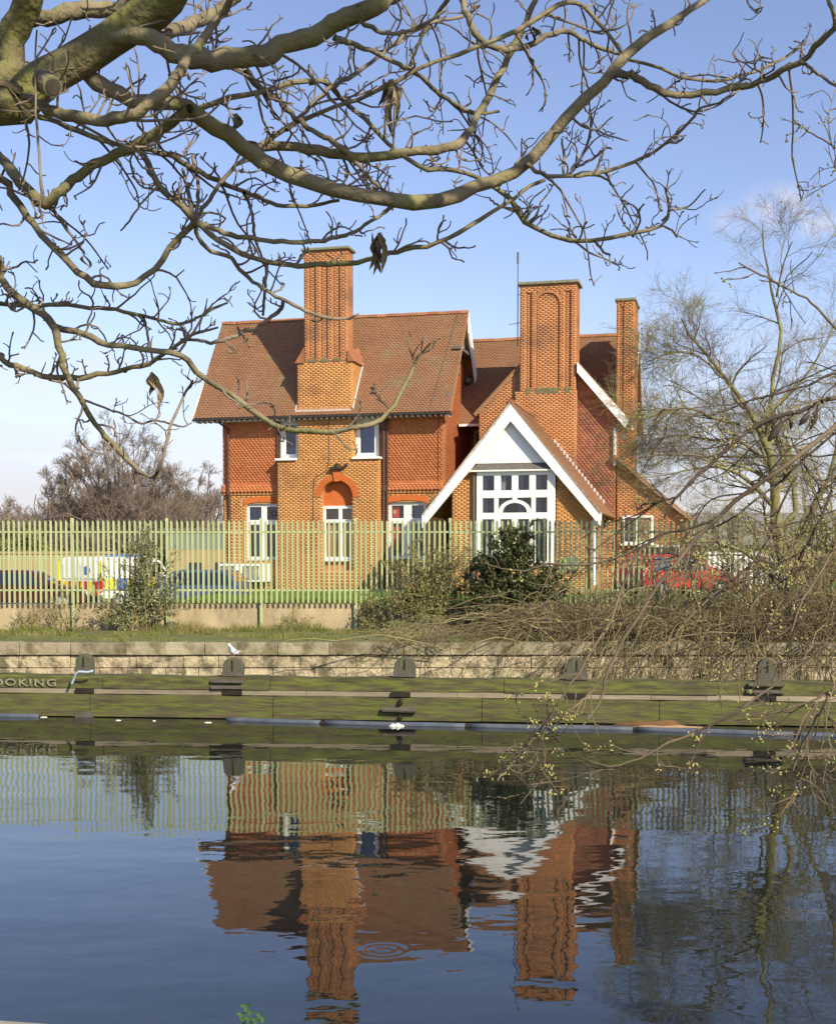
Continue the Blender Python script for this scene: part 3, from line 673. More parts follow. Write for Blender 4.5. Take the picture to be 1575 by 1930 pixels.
wR = window(*hr, .10, [(2.95, .17)], [(4.98, .11)], fr=.13, curtain=[(3.2,3.65,5.1,5.62,'curtain')])
b = HB(); b.box(2.27,2.56,.24,.26,5.12,5.62); b.box(2.30,2.60,.24,.26,3.9,4.8); b.build('poster', M['redpaper'], wR)
b = HB(); b.box(2.29,2.42,.225,.235,5.28,5.42); b.build('poster', M['yellowpaper'], wR)
wUL = window(-2.62, -1.72, 7.62, 9.3, .06, [], [], fr=.22, curtain=[(-2.36,-1.9,7.84,8.15,'curtain')], sill=False)
wUR = window(.70, 1.74, 7.62, 9.3, .06, [], [], fr=.21, curtain=[(.95,1.50,7.83,9.1,'curtain_blue')], sill=False)
b = HB(); b.box(-2.70,-1.72,-.50,.05,7.54,7.63); b.build('sill', M['white'], wUL, bevel=.01)
b = HB(); b.box(.70,1.92,-.50,.05,7.54,7.63); b.build('sill', M['white'], wUR, bevel=.01)
b = HB()
for (a, c) in ((-5.25,-2.64), (1.80, 4.5)):
    b.hull8([(a,-.10,6.27),(c,-.10,6.27),(c,.02,6.27),(a,.02,6.27),(a,-.03,6.6),(c,-.03,6.6),(c,.02,6.6),(a,.02,6.6)])
b.build('tile_kick', M['tile_hung'], wA)
cells('hanging_tiles', M['tile_hung'], wA, (0,.0,0), EU, EZ, (0,-1,0), tilerow(-5.25,-2.66,6.60,9.4)+tilerow(1.80,4.5,6.60,9.4), 'point', h=.013)
cells('hanging_tiles', M['tile_hung'], wA, (0,-.105,6.27), EU, (0,.07*3.0,.98), (0,-1,.2), tilerow(-5.25,-2.66,0,.34)+tilerow(1.80,4.5,0,.34), 'point', h=.018)
for a in (-2.66, 1.76): b = HB(); b.box(a,a+.045,-.09,.05,6.27,9.4); b.build('corner_board', M['brownpipe'], wA)
# right-hand side wall of the left wing
sA = HB(); sA.prism([(4.5,0,GZ-.1),(4.5,5.6,GZ-.1),(4.5,5.6,9.4),(4.5,2.8,13.6),(4.5,0,9.4)], (-.25,0,0)); sA = sA.build('side_wall', M['mortar_grey'])
lim = lambda a, z: z < 9.4+ (a if a < 2.8 else 5.6-a)*1.5-.15
cells('hanging_tiles', M['tile_hung'], sA, (4.5,0,0), EV, EZ, (1,0,0), tilerow(0.0,5.6,6.3,13.4,lim), 'point', h=.013)
cells('brickwork', M['brick_red'], sA, (4.5,0,0), EV, EZ, (1,0,0), bond(0.0,5.6,GZ,6.2), h=.008)
cells('brickwork', M['brick_red'], sA, (4.52,0,0), EV, EZ, (1,0,0), [r for r in bond(0.0,.45,6.3,9.3)], h=.014)
# left side wall and back
b = HB(); b.prism([(-5.25,0,GZ-.1),(-5.25,5.6,GZ-.1),(-5.25,5.6,9.4),(-5.25,2.8,13.6),(-5.25,0,9.4)], (.25,0,0)); b.box(-5.0,4.25,5.3,5.6,GZ-.1,9.4); b.build('side_wall', M['brick_red'])
def slope(name, u0, u1, va, za, vb, zb, m=None, holes=None, axis='u', parent=house, th=.10):
    """a tiled roof plane from the eaves (va,za) to the ridge (vb,zb); axis 'u' : ridge runs along u"""
    m = m or M['roof_tile']; Ls = math.hypot(vb-va, zb-za); b = HB()
    if axis == 'u':
        P = lambda a, v_, z: (a, v_, z); ey = ((0), (vb-va)/Ls, (zb-za)/Ls); ex = (1,0,0); O = (u0, va, za)
        q = [(u0,va,za),(u1,va,za),(u1,vb,zb),(u0,vb,zb)]
    else:                       # va, vb are u positions, u0, u1 are v positions
        ey = ((vb-va)/Ls, 0, (zb-za)/Ls); ex = (0,1,0); O = (va, u0, za)
        q = [(va,u0,za),(va,u1,za),(vb,u1,zb),(vb,u0,zb)]
    nn = np.cross(ex, ey); nn = nn if nn[2] > 0 else -nn
    b.prism([np.array(p_)-nn*th for p_ in q], nn*(th-.004)); o = b.build(name, M['mortar_grey'], parent)
    cells('roof_tiles', m, o, O, ex, ey, nn, tilerow(0, u1-u0, -.03, Ls, holes), 'tile', h=.026); return o
RZ, EZ0 = 14.05, 9.42
rA = slope('front_roof', -6.38, 4.97, -.62, EZ0, 2.8, RZ, holes=lambda a, s: not (-1.70 < a-6.38 < .70 and .2 < s < 3.0))
rA2 = slope('rear_roof', -6.38, 4.97, 6.22, EZ0, 2.8, RZ)
def ridge(u0, u1, v, z, axis='u'):
    b = HB(); n = int(abs(u1-u0)/.45)
    for k in range(n):
        a0, a1 = u0+(u1-u0)*k/n, u0+(u1-u0)*(k+1)/n-.01; zz = z+random.uniform(-.008,.008)
        pts = [(-.13,-.10),(-.07,.01),(0,.04),(.07,.01),(.13,-.10)]
        if axis == 'u': b.prism([(a0,v+p_,zz+q_) for p_, q_ in pts], (a1-a0,0,0))
        else: b.prism([(v+p_,a0,zz+q_) for p_, q_ in pts], (0,a1-a0,0))
    return b.build('ridge_tiles', M['ridge'])
ridge(-6.38, 4.97, 2.8, RZ+.02)
b = HB(); b.box(-6.34, 4.93, -.72, -.62, EZ0-.14, EZ0-.05); b.build('gutter', M['black'], bevel=.02)
for k in range(46):
    uu = -6.25+k*.245
    if uu > 4.9: break
    if k == 0: b0 = HB(); b0.box(-.035,.035,-.58,.0,EZ0-.20,EZ0-.10); o0 = b0.build('rafter_end', M['white']); o0.location = (uu,0,0)
    else: o1 = o0.copy(); col.objects.link(o1); o1.parent = house; o1.location = (uu,0,0)
b = HB(); b.box(-6.3,4.9,-.55,.0,EZ0-.10,EZ0-.07); b.build('soffit', M['greyboard'])
def barge(pa, pb_, pc, axis, w, t, m=M['white'], name='barge_board', off=0.0):
    """two boards from feet pa, pc up to the apex pb"""
    for s, e in ((pa, pb_), (pc, pb_)):
        b = HB(); dz = w/abs(math.cos(math.atan2(e[1]-s[1], e[0]-s[0])))
        if axis == 'v':           # gable lies in a plane of constant v; s, e are (u, z)
            b.prism([(s[0],off,s[1]),(e[0],off,e[1]),(e[0],off,e[1]-dz),(s[0],off,s[1]-dz*.75)], (0,t,0))
        else:
            b.prism([(off,s[0],s[1]),(off,e[0],e[1]),(off,e[0],e[1]-dz),(off,s[0],s[1]-dz*.75)], (t,0,0))
        b.build(name, m, bevel=.008)
def rake(s, e, off, w, t):
    b = HB(); dz = w/abs(math.cos(math.atan2(e[1]-s[1], e[0]-s[0])))
    b.prism([(off,s[0],s[1]),(off,e[0],e[1]),(off,e[0],e[1]-dz),(off,s[0],s[1]-dz*.9)], (t,0,0)); b.build('barge_board', M['white'])
rake((-.60,EZ0-.06),(2.8,RZ-.12),4.80,.10,.05); rake((6.2,EZ0-.10),(2.78,RZ-.05),4.94,.52,.06)
barge((-.68,EZ0-.02),(2.8,RZ-.04),(6.28,EZ0-.02),'u',.26,.05,off=-6.38)
b = HB(); b.prism([(4.62,1.75,12.35),(4.62,2.8,13.75),(4.62,3.85,12.35)],(.04,0,0)); b.build('gable_panel', M['white'])
b = HB(); b.box(4.62,4.93,1.3,4.3,12.22,12.34); b.build('collar_beam', M['greyboard'])
b = HB(); b.tube([(4.7,-.1,10.0),(4.72,.5,10.7),(4.72,1.1,11.1),(4.72,1.7,11.25)], .13, 6); b.tube([(4.7,5.7,10.0),(4.72,5.1,10.7),(4.72,4.5,11.1),(4.72,3.9,11.25)], .13, 6); b.build('gable_brace', M['greyboard'])
b = HB(); b.tube([(4.05,-.64,EZ0+.03),(4.55,2.75,RZ+.03)], .012, 5); b.tube([(4.3,-.04,9.3),(4.3,-.04,6.3)], .015, 5); b.build('lightning_cable', M['greyboard'])
b = HB(); b.tube([(1.55,.1,10.4),(1.55,.05,10.75)], .05, 8); b.box(1.45,1.65,-.08,.22,10.32,10.42); b.build('vent_pipe', M['greyboard'])
# bay with the arch, and the chimney breast above it
bay = HB(); ac, az, ar = .02, 5.98, .70; V0 = -.40
ys_ = [az+ar*math.sin(t) for t in np.linspace(0, math.pi/2, 9)]
def archx(z): return ar if z < az else math.sqrt(max(0, ar*ar-(z-az)**2))
zs_ = [GZ-.1, 2.9]+[az]+ys_[1:]+[7.54]
for z0, z1 in zip(zs_[:-1], zs_[1:]):
    if z1 <= az+ar+1e-6 and z0 >= 2.9-1e-6:
        a0, a1 = archx(z0), archx(z1)
        bay.poly([(-2.62,V0,z0),(ac-a0,V0,z0),(ac-a1,V0,z1),(-2.62,V0,z1)]); bay.poly([(ac+a0,V0,z0),(1.86,V0,z0),(1.86,V0,z1),(ac+a1,V0,z1)])
        bay.poly([(ac-a0,V0,z0),(ac-a0,-.02,z0),(ac-a1,-.02,z1),(ac-a1,V0,z1)]); bay.poly([(ac+a0,V0,z0),(ac+a0,-.02,z0),(ac+a1,-.02,z1),(ac+a1,V0,z1)])
    else: bay.poly([(-2.62,V0,z0),(1.86,V0,z0),(1.86,V0,z1),(-2.62,V0,z1)])
bay.poly([(-2.62,V0,GZ-.1),(-2.62,0,GZ-.1),(-2.62,0,7.54),(-2.62,V0,7.54)]); bay.poly([(1.86,V0,GZ-.1),(1.86,0,GZ-.1),(1.86,0,7.54),(1.86,V0,7.54)]); bay.poly([(-2.62,V0,7.54),(1.86,V0,7.54),(1.86,0,7.54),(-2.62,0,7.54)])
bay.poly([(ac-ar,V0,2.9),(ac+ar,V0,2.9),(ac+ar,0,2.9),(ac-ar,0,2.9)])
bay = bay.build('bay_wall', M['mortar'])
def bayin(a, z):
    if 2.9 < z and abs(a-ac) < archx(z)+(.02 if z < az else .26) and z < az+ar+.27: return (math.hypot(a-ac, z-az) > ar+.27) if z >= az else abs(a-ac) > ar+.02
    return True
def bayin2(a, z):
    if z >= az and math.hypot(a-ac, z-az) < ar+.25: return False
    if 2.9 < z < az and abs(a-ac) < ar+.02: return False
    return True
cells('brickwork', M['brick_yellow'], bay, (0,V0,0), EU, EZ, (0,-1,0), bond(-2.62,1.86,GZ,7.54,bayin2), h=.009)
cells('brickwork', M['brick_yellow'], bay, (1.86,0,0), (0,-1,0), EZ, (1,0,0), bond(0,.4,GZ,7.54), h=.009)
b = HB()
for k in range(18):
    a0, a1 = math.pi*k/18, math.pi*(k+1)/18-.012; P = lambda r, a: (ac+r*math.cos(a), V0-.03, az+r*math.sin(a))
    b.prism([P(ar,a0),P(ar+.26,a0),P(ar+.26,a1),P(ar,a1)], (0,.12,0))
b.build('arch_ring', M['rubbed'], bay)
b = HB(); b.prism([(ac-.10,V0-.09,az+ar-.06),(ac+.10,V0-.09,az+ar-.06),(ac+.17,V0-.09,az+ar+.42),(ac-.17,V0-.09,az+ar+.42)], (0,.16,0)); b.build('keystone', M['rubbed'], bay, bevel=.01)
b = HB(); b.box(ac-.26,ac+.28,V0-.20,V0,az+ar+.44,az+ar+.52); b.tube([(ac-.1,V0-.1,az+ar+.52),(ac+.02,V0-.12,az+ar+.66),(ac+.2,V0-.1,az+ar+.6)],.05,6); b.tube([(ac+.42,V0-.14,az+ar+.60),(ac+.42,V0-.0,az+ar+.62)],.07,8); b.build('lantern_bracket', M['black'], bay)
b = HB(); pts = [(ac-.35,V0-.02,9.3),(ac-.34,V0-.02,8.0),(ac-.4,V0-.02,7.2),(ac-.75,V0-.02,6.9),(ac-1.02,V0-.02,6.5),(ac-1.05,V0-.02,3.2)]; b.tube(catmull(pts,14), .014, 5); b.build('wall_cable', M['black'], bay)
b = HB(); b.box(ac-ar-.0,ac+ar+.0,-.06,.0,5.55,7.0); lun = b.build('lunette_wall', M['rubbed'], bay)
b = HB(); b.box(ac-ar,ac+ar,-.06,0,2.0,3.35); b.build('recess_wall', M['brick_red'], bay)
hm = (-.68,.72,3.35,5.62)
window(*hm, -.12, [(.08,.075)], [(4.98,.07)], fr=.12, curtain=[(-.5,-.1,5.0,5.5,'curtain'),(-.42,-.38,3.5,4.9,'curtain')], sill=True)
br = HB(); br.box(-1.72,.72,V0,.3,7.545,9.6); br = br.build('breast_wall', M['mortar'])
cells('brickwork', M['brick_yellow'], br, (0,V0,0), EU, EZ, (0,-1,0), bond(-1.72,.72,7.55,9.2), h=.009)
cells('brickwork', M['brick_yellow'], br, (.72,0,0), (0,-1,0), EZ, (1,0,0), bond(0,.4,7.55,9.2), h=.009)
def chimney(name, cap=True): return empty_part(name)
ch = HB(); ch.box(-1.71,.71,V0+.01,1.8,9.35,11.62); ch = ch.build('chimney', M['mortar'])
cells('brickwork', M['brick_yellow'], ch, (0,V0+.01,0), EU, EZ, (0,-1,0), bond(-1.71,.71,9.55,11.6), h=.009)
cells('brickwork', M['brick_yellow'], ch, (.71,V0+.01,0), EV, EZ, (1,0,0), bond(0,2.0,9.55,11.6), h=.009)
cells('brickwork', M['brick_yellow'], ch, (-1.71,V0+.01,0), EV, EZ, (-1,0,0), bond(0,2.0,9.55,11.6), h=.009)
b = HB(); b.box(-1.39,.50,-.345,.42,11.62,16.22); b.build('shaft_core', M['mortar_grey'], ch)
ribs = [(-1.39,-1.17),(-.91,-.65),(-.39,-.11),(.15,.50)]; b = HB()
for a, c in ribs: b.box(a,c,-.39,-.34,11.64,15.75)
b.box(-1.39,.50,-.39,-.34,15.752,16.22); b.build('shaft_ribs', M['mortar_grey'], ch)
R_ = []
for a, c in ribs: R_ += bond(a,c,11.66,15.75)
cells('brickwork', M['brick_red'], ch, (0,-.39,0), EU, EZ, (0,-1,0), R_+bond(-1.39,.5,15.75,16.2), h=.008)
cells('brickwork', M['brick_red'], ch, (0,-.345,0), EU, EZ, (0,-1,0), bond(-1.17,-.91,11.7,15.74)+bond(-.65,-.39,11.7,15.74)+bond(-.11,.15,11.7,15.74), h=.006)
cells('brickwork', M['brick_red'], ch, (.50,-.38,0), EV, EZ, (1,0,0), bond(0,.8,11.66,16.2), h=.008)
cells('brickwork', M['brick_red'], ch, (-1.39,-.38,0), EV, EZ, (-1,0,0), bond(0,.8,11.66,16.2), h=.008)
b = HB(); b.box(-1.50,.61,-.50,.53,16.22,16.34); b.build('cap', M['cap'], ch, bevel=.03)
b = HB()
for a, c in ((-1.17,-.91),(-.65,-.39),(-.11,.15)): b.box(a-.03,c+.03,-.42,-.28,11.60,11.75)
b.build('stained_sill', M['moss_stain'], ch, bevel=.02)
for s, uo, ui in ((-1,-1.80,-1.40),(1,.80,.51)):
    b = HB(); b.hull8([(uo,-.46,11.60),(ui,-.46,11.60),(ui,1.3,11.60),(uo,1.3,11.60),(ui-s*-.0+s*.02,-.44,12.22 if s<0 else 12.05),(ui,-.44,12.22 if s<0 else 12.05),(ui,1.2,12.22 if s<0 else 12.4),(ui+s*.02,1.2,12.22 if s<0 else 12.4)])
    b.build('shoulder_tiling', M['ridge'], ch)
b = HB(); b.box(-1.80,.80,-.50,-.44,9.46,9.62); b.bar((.76,-.5,9.6),(.76,1.0,11.65),.10,.05,(1,0,0)); b.bar((-1.76,-.5,9.6),(-1.76,1.0,11.65),.06,.05,(1,0,0)); b.build('lead_flashing', M['lead'], ch)
# downpipes
def pipe(pts, r, m, name='downpipe'):
    b = HB(); b.tube(pts, r, 8)
    for p_ in pts[1:-1]: b.tube([(p_[0],p_[1],p_[2]-.06),(p_[0],p_[1],p_[2]+.06)], r*1.4, 8)
    return b.build(name, m, smooth=False)
pipe([(-5.35,-.6,9.32),(-4.95,-.14,8.95),(-4.95,-.14,6.2),(-4.92,-.08,5.9),(-4.92,-.08,2.1)], .055, M['brownpipe'])
pipe([(1.98,-.12,9.2),(1.98,-.12,6.3),(1.96,-.1,5.9),(1.96,-.1,2.1)], .06, M['brownpipe'])
pipe([(2.14,-.12,9.2),(2.14,-.12,6.6),(2.12,-.1,6.0),(2.12,-.1,2.1)], .04, M['brownpipe'])
pipe([(-2.72,-.08,9.2),(-2.72,-.08,7.0)], .04, M['brownpipe'])

# --- porch gable with the big white boards
GU, GA, GF = 8.06, 9.24, 5.08; PV = -4.25
pr_ = HB(); hw_ = (6.70,9.76,3.2,6.68)
wall_grid(pr_, 5.75, 11.0, GZ-.1, 5.6, PV+.25, PV+.5, [(6.70,9.76,3.2,5.6)])
pr_.poly([(5.75,PV+.25,5.6),(6.70,PV+.25,5.6),(6.70,PV+.25,7.2)]); pr_.poly([(9.76,PV+.25,5.6),(11.0,PV+.25,5.6),(9.76,PV+.25,7.0)])
pr_.poly([(6.70,PV+.25,6.68),(9.76,PV+.25,6.68),(9.76,PV+.25,7.0),(8.06,PV+.25,9.0),(6.70,PV+.25,7.2)])
pr_.box(5.75,6.0,PV+.5,1.2,GZ-.1,5.9); pr_.box(10.75,11.0,PV+.5,1.2,GZ-.1,5.45)
pr_ = pr_.build('porch_wall', M['mortar'], fix=False)
def rk(a): return GA-.35-abs(a-GU)*1.25
cells('brickwork', M['brick_yellow'], pr_, (0,PV+.25,0), EU, EZ, (0,-1,0), bond(5.75,11.0,GZ,7.2,lambda a, z: z < rk(a) and not (6.68 < a < 9.78 and z > 3.2)), h=.008)
cells('brickwork', M['brick_red'], pr_, (11.0,PV+.25,0), EV, EZ, (1,0,0), bond(0,5.0,GZ,5.6), h=.008)
sl = (GA-GF)/(GU-4.73)
slope('porch_roof', PV-.12, 1.3, 4.66, GF, GU, GA+.05, axis='v'); slope('porch_roof', PV-.12, 1.3, 11.46, GF, GU, GA+.05, axis='v')
ridge(PV, 1.3, GU, GA+.07, 'v')
barge((4.66,GF-.0),(GU,GA),(11.46,GF-.0),'v',.46,.09,off=PV-.12)
b = HB(); b.prism([(6.52,PV+.14,6.98),(9.72,PV+.14,6.98),(GU,PV+.14,8.95)], (0,.06,0)); b.build('gable_panel', M['offwhite'])
b = HB(); b.hull8([(6.55,PV+.00,6.72),(9.90,PV+.00,6.72),(9.90,PV+.24,6.72),(6.55,PV+.24,6.72),(6.75,PV+.16,6.97),(9.75,PV+.16,6.97),(9.75,PV+.24,6.97),(6.75,PV+.24,6.97)]); b.build('pent_board', M['greyboard'])
b = HB(); b.box(6.50,9.86,PV-.03,PV+.22,6.66,6.72); b.build('window_head', M['white'], bevel=.01)
# big mullioned window
v_ = PV+.12; b = HB(); U0, U1 = 6.72, 9.74
cols_ = [(U0,6.93),(7.25,7.40),(7.42+.28,7.86),(8.16,8.32),(8.62,8.79),(9.12,U1)]
# grid in photo: panes of the top row
pcol = [(6.93,7.25),(7.40,7.70),(7.86,8.16),(8.32,8.62)]
import itertools
def U_at(px): # plane of the window
    r = ray(px, 900); ox, oy = -3.32, 54.0; vx, vy = math.sin(TH), math.cos(TH)
    t = (ox*vx+oy*vy+v_)/(r[0]*vx+r[1]*vy); return (r[0]*t-ox)*math.cos(TH)-(r[1]*t-oy)*math.sin(TH)
pcol = [(U_at(a), U_at(c)) for a, c in ((909,931),(943,964),(976,997),(1009,1031))]
U0, U1 = U_at(898), U_at(1046)
rows = [(5.96,6.52),(5.12,5.68)]; low = (3.30,4.88)
b.box(U0,U1,v_,v_+.08,6.52,6.68); b.box(U0,U1,v_,v_+.08,5.68,5.96); b.box(U0,U1,v_,v_+.08,4.88,5.12); b.box(U0,U1,v_,v_+.08,3.12,3.30)
for (z0, z1), pc in ((rows[0], pcol), (low, pcol)):
    ed = [U0]+[q for p_ in pc for q in p_]+[U1]
    for i in range(0, len(ed), 2): b.box(ed[i], ed[i+1], v_+.002, v_+.08, z0, z1)
b.box(U0,pcol[0][0],v_+.002,v_+.08,*rows[1]); b.box(pcol[0][1],pcol[0][1]+.16,v_+.002,v_+.08,*rows[1]); b.box(pcol[3][0]-.16,pcol[3][0],v_+.002,v_+.08,*rows[1]); b.box(pcol[3][1],U1,v_+.002,v_+.08,*rows[1])
ce = (pcol[0][1]+pcol[3][0])/2; ro = (pcol[3][0]-.16-pcol[0][1]-.16)/2; n = 18
for k in range(n):
    a0, a1 = math.pi*k/n, math.pi*(k+1)/n; q = lambda r, a: (ce+r*math.cos(a), v_-.01, 5.12+r*.98*math.sin(a)*.80)
    b.prism([q(ro-.16,a0),q(ro,a0),q(ro,a1),q(ro-.16,a1)], (0,.09,0))
b.prism([(ce-.07,v_-.02,5.12+ro*.62),(ce+.07,v_-.02,5.12+ro*.62),(ce+.1,v_-.02,5.75),(ce-.1,v_-.02,5.75)], (0,.1,0))
bw_ = b.build('window', M['white'])
for (z0, z1) in (rows[0], low):
    for a, c in pcol: p_ = HB(); p_.poly([(a,v_+.06,z0),(c,v_+.06,z0),(c,v_+.06,z1),(a,v_+.06,z1)]); p_.build('pane', M['glass'], bw_)
for a, c in (pcol[0], (pcol[0][1]+.16, pcol[3][0]-.16), pcol[3]): p_ = HB(); p_.poly([(a,v_+.06,5.12),(c,v_+.06,5.12),(c,v_+.06,5.68),(a,v_+.06,5.68)]); p_.build('pane', M['glass'], bw_)
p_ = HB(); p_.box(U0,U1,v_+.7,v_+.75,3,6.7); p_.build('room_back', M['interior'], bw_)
p_ = HB()
for a, c in pcol:
    for z0, z1 in (rows[0], rows[1], (3.3,4.88)):
        for k in range(4): p_.poly([(a-.03+k*.05,v_+.2+.02*(k%2),z0-.03),(a+.02+k*.05,v_+.2+.02*((k+1)%2),z0-.03),(a+.02+k*.05,v_+.2+.02*((k+1)%2),z1),(a-.03+k*.05,v_+.2+.02*(k%2),z1)])
p_.build('curtain', M['curtain'], bw_, fix=False)
pipe([(6.62,PV+.14,6.6),(6.62,PV+.14,2.2)], .045, M['greyboard'])
pipe([(11.2,PV+.05,4.9),(11.2,PV+.05,2.4)], .06, M['white'])
b = HB(); b.box(10.0,10.6,PV+.10,PV+.24,2.95,3.45); b.build('meter_box', M['green_post'], bevel=.02)

# --- right wing: cross gable with the broad chimney
CV = 1.2; cw = HB(); AP = (8.75,12.72)
gz = lambda a: AP[1]-abs(a-AP[0])*(1.03 if a < AP[0] else 1.13)
cw.prism([(5.75,CV,GZ-.1),(11.45,CV,GZ-.1),(11.45,CV,gz(11.45)-.12),(AP[0],CV,AP[1]-.12),(5.75,CV,gz(5.75)-.12)], (0,.3,0)); cw = cw.build('gable_wall', M['mortar_grey'])
cells('brickwork', M['brick_red'], cw, (0,CV,0), EU, EZ, (0,-1,0), bond(5.75,7.34,4.6,11.5,lambda a, z: z < gz(a)-.2), h=.008)
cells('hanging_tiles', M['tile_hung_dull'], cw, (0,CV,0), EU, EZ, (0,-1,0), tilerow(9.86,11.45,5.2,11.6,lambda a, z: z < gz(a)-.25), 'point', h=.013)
cells('brickwork', M['brick_red'], cw, (0,CV,0), EU, EZ, (0,-1,0), bond(9.86,11.45,GZ,5.2), h=.008)
b = HB(); b.box(11.45-.25,11.45,CV+.3,3.2,GZ-.1,9.3); b.box(5.75,6.0,CV+.3,5.4,GZ-.1,9.5); b.build('side_wall', M['brick_red'])
slope('gable_roof', CV-.06, 5.8, 5.55, gz(5.55), AP[0], AP[1], axis='v')
slope('gable_roof', CV+.0, 5.8, 11.95, gz(11.95), AP[0], AP[1], axis='v')
slope('gable_roof', CV-.42, CV-.004, 11.95, gz(11.95), 9.92, gz(9.92), axis='v')
b = HB(); b.prism([(9.9,CV-.44,gz(9.9)-.02),(12.0,CV-.44,gz(12.0)-.02),(11.86,CV-.44,gz(12.0)-.36),(9.9,CV-.44,gz(9.9)-.44)], (0,.08,0)); b.build('barge_board', M['white'])
b = HB(); b.tube([(11.8,CV-.3,9.1),(11.95,CV-.1,8.85),(11.7,CV,8.3)], .16, 6); b.build('gable_bracket', M['greyboard'])
b = HB(); b.bar((5.55,CV-.04,gz(5.55)+.02),(7.5,CV-.04,gz(7.5)+.02),.12,.06,(0,0,1)); b.build('verge_strip', M['roof_tile'])
chD = HB(); chD.box(7.33,9.87,CV-.34,CV+.9,GZ,10.28); chD = chD.build('chimney', M['mortar'], parent=house)
cells('brickwork', M['brick_red'], chD, (0,CV-.34,0), EU, EZ, (0,-1,0), bond(7.33,9.87,5.0,10.26), h=.009)
cells('brickwork', M['brick_red'], chD, (9.87,CV-.34,0), EV, EZ, (1,0,0), bond(0,.4,5.0,10.26), h=.009)
b = HB(); b.box(7.53,9.84,CV-.27,CV+.85,10.28,14.62); b.build('shaft_core', M['mortar_grey'], chD)
fv = CV-.32; solid = [(7.53,7.80),(7.99,8.20),(9.14,9.40),(9.61,9.84)]; b = HB(); R_ = []
for a, c in solid: b.box(a,c,fv,CV-.265,10.30,14.30); R_ += bond(a,c,10.3,14.3)
zc = 13.88; rr = .47
b.box(7.53,9.84,fv,CV-.265,14.302,14.62)
for k in range(12):       # arched head of the centre panel
    t0, t1 = math.pi*k/12, math.pi*(k+1)/12; x0_, x1_ = 8.67-rr*math.cos(t0), 8.67-rr*math.cos(t1); z0_, z1_ = zc+rr*.85*math.sin(t0), zc+rr*.85*math.sin(t1)
    b.prism([(x0_,fv,z0_),(x1_,fv,z1_),(x1_,fv,14.302),(x0_,fv,14.302)], (0,.055,0))
b.build('shaft_ribs', M['mortar_grey'], chD)
cells('brickwork', M['brick_red'], chD, (0,fv,0), EU, EZ, (0,-1,0), R_+bond(7.53,9.84,14.3,14.6)+bond(8.2,9.14,13.9,14.3,lambda a, z: z > zc+.85*math.sqrt(max(0,rr*rr-(a-8.67)**2))+.03), h=.008)
cells('brickwork', M['brick_red'], chD, (0,CV-.27,0), EU, EZ, (0,-1,0), bond(7.8,7.99,10.4,14.25)+bond(8.2,9.14,10.4,14.28,lambda a, z: z < zc+.85*math.sqrt(max(0,rr*rr-(a-8.67)**2))-.02 or z < zc)+bond(9.4,9.61,10.4,14.25), h=.006)
cells('brickwork', M['brick_red'], chD, (9.84,CV-.31,0), EV, EZ, (1,0,0), bond(0,1.15,10.3,14.6), h=.008)
b = HB()
for k in range(14):
    t0, t1 = math.pi*k/14, math.pi*(k+1)/14-.02; q = lambda r, a: (8.67+r*math.cos(a), fv-.012, zc+r*.85*math.sin(a))
    b.prism([q(rr,t0),q(rr+.11,t0),q(rr+.11,t1),q(rr,t1)], (0,.05,0))
b.build('arch_ring', M['brick_red'], chD)
b = HB(); b.box(7.43,9.95,CV-.42,CV+.95,14.62,14.75); b.build('cap', M['cap'], chD, bevel=.03)
b = HB()
for a, c in ((7.78,8.02),(8.18,9.16),(9.38,9.63)): b.box(a,c,CV-.36,CV-.2,10.16,10.42)
b.build('stained_sill', M['moss_stain'], chD, bevel=.03)
b = HB(); n = 17
for k in range(n):
    uu = GU+.95+k*.125; zz = GA-.02-(uu-GU)*sl*.99; b.box(uu-.045,uu+.045,CV-.38,CV-.34,zz+.08,zz+.24)
b.build('stepped_flashing', M['lead'], chD)
# aerial on the broad chimney
ae = HB(); ae.tube([(7.38,CV,12.2),(7.38,CV,15.6)], .022, 6); ae.tube([(7.38,CV,15.6),(7.38,CV,16.05)], .045, 8); ae.tube([(7.05,CV-.3,13.05),(7.75,CV-.3,13.15)], .015, 5); ae.tube([(7.38,CV,13.1),(7.38,CV-.3,13.1)], .012, 5); ae.tube([(7.38,CV,14.3),(7.6,CV,14.35)], .015, 5)
ae = ae.build('aerial', M['greyboard'])
# main range behind
slope('front_roof', 3.2, 12.02, 2.62, 9.2, 6.0, 13.35); slope('rear_roof', 3.2, 12.02, 9.38, 9.2, 6.0, 13.35); ridge(3.2, 12.02, 6.0, 13.37)
b = HB(); b.prism([(11.7,3.1,GZ-.1),(11.7,8.9,GZ-.1),(11.7,8.9,9.2),(11.7,6.0,12.9),(11.7,3.1,9.2)], (-.25,0,0)); b.box(5.75,11.45,3.1,3.35,GZ-.1,9.25); b.box(4.3,6.0,5.4,5.6,GZ-.1,9.6); b.box(4.3,11.45,8.65,8.9,GZ-.1,9.25); b.build('side_wall', M['brick_red'])
barge((2.55,9.16),(6.0,13.34),(9.45,9.16),'u',.34,.06,off=11.98)
b = HB(); b.box(6.55,7.1,3.9,4.7,10.6,11.5); b.build('roof_hatch', M['greyboard'])
b = HB(); b.box(4.6,5.7,2.55,2.66,9.1,9.2); b.build('gutter', M['white'])
window(4.7,5.6,7.7,9.2,5.3,[(5.15,.05)],[],fr=.12)
chF = HB(); chF.box(11.32,12.06,2.60,4.5,GZ-.1,14.12); chF = chF.build('chimney', M['mortar_grey'], parent=house)
cells('brickwork', M['brick_red'], chF, (0,2.6,0), EU, EZ, (0,-1,0), bond(11.32,11.47,9.2,14.1)+bond(11.60,12.06,9.2,14.1)+bond(11.47,11.60,13.9,14.1)+bond(11.32,12.06,GZ,9.2), h=.05)
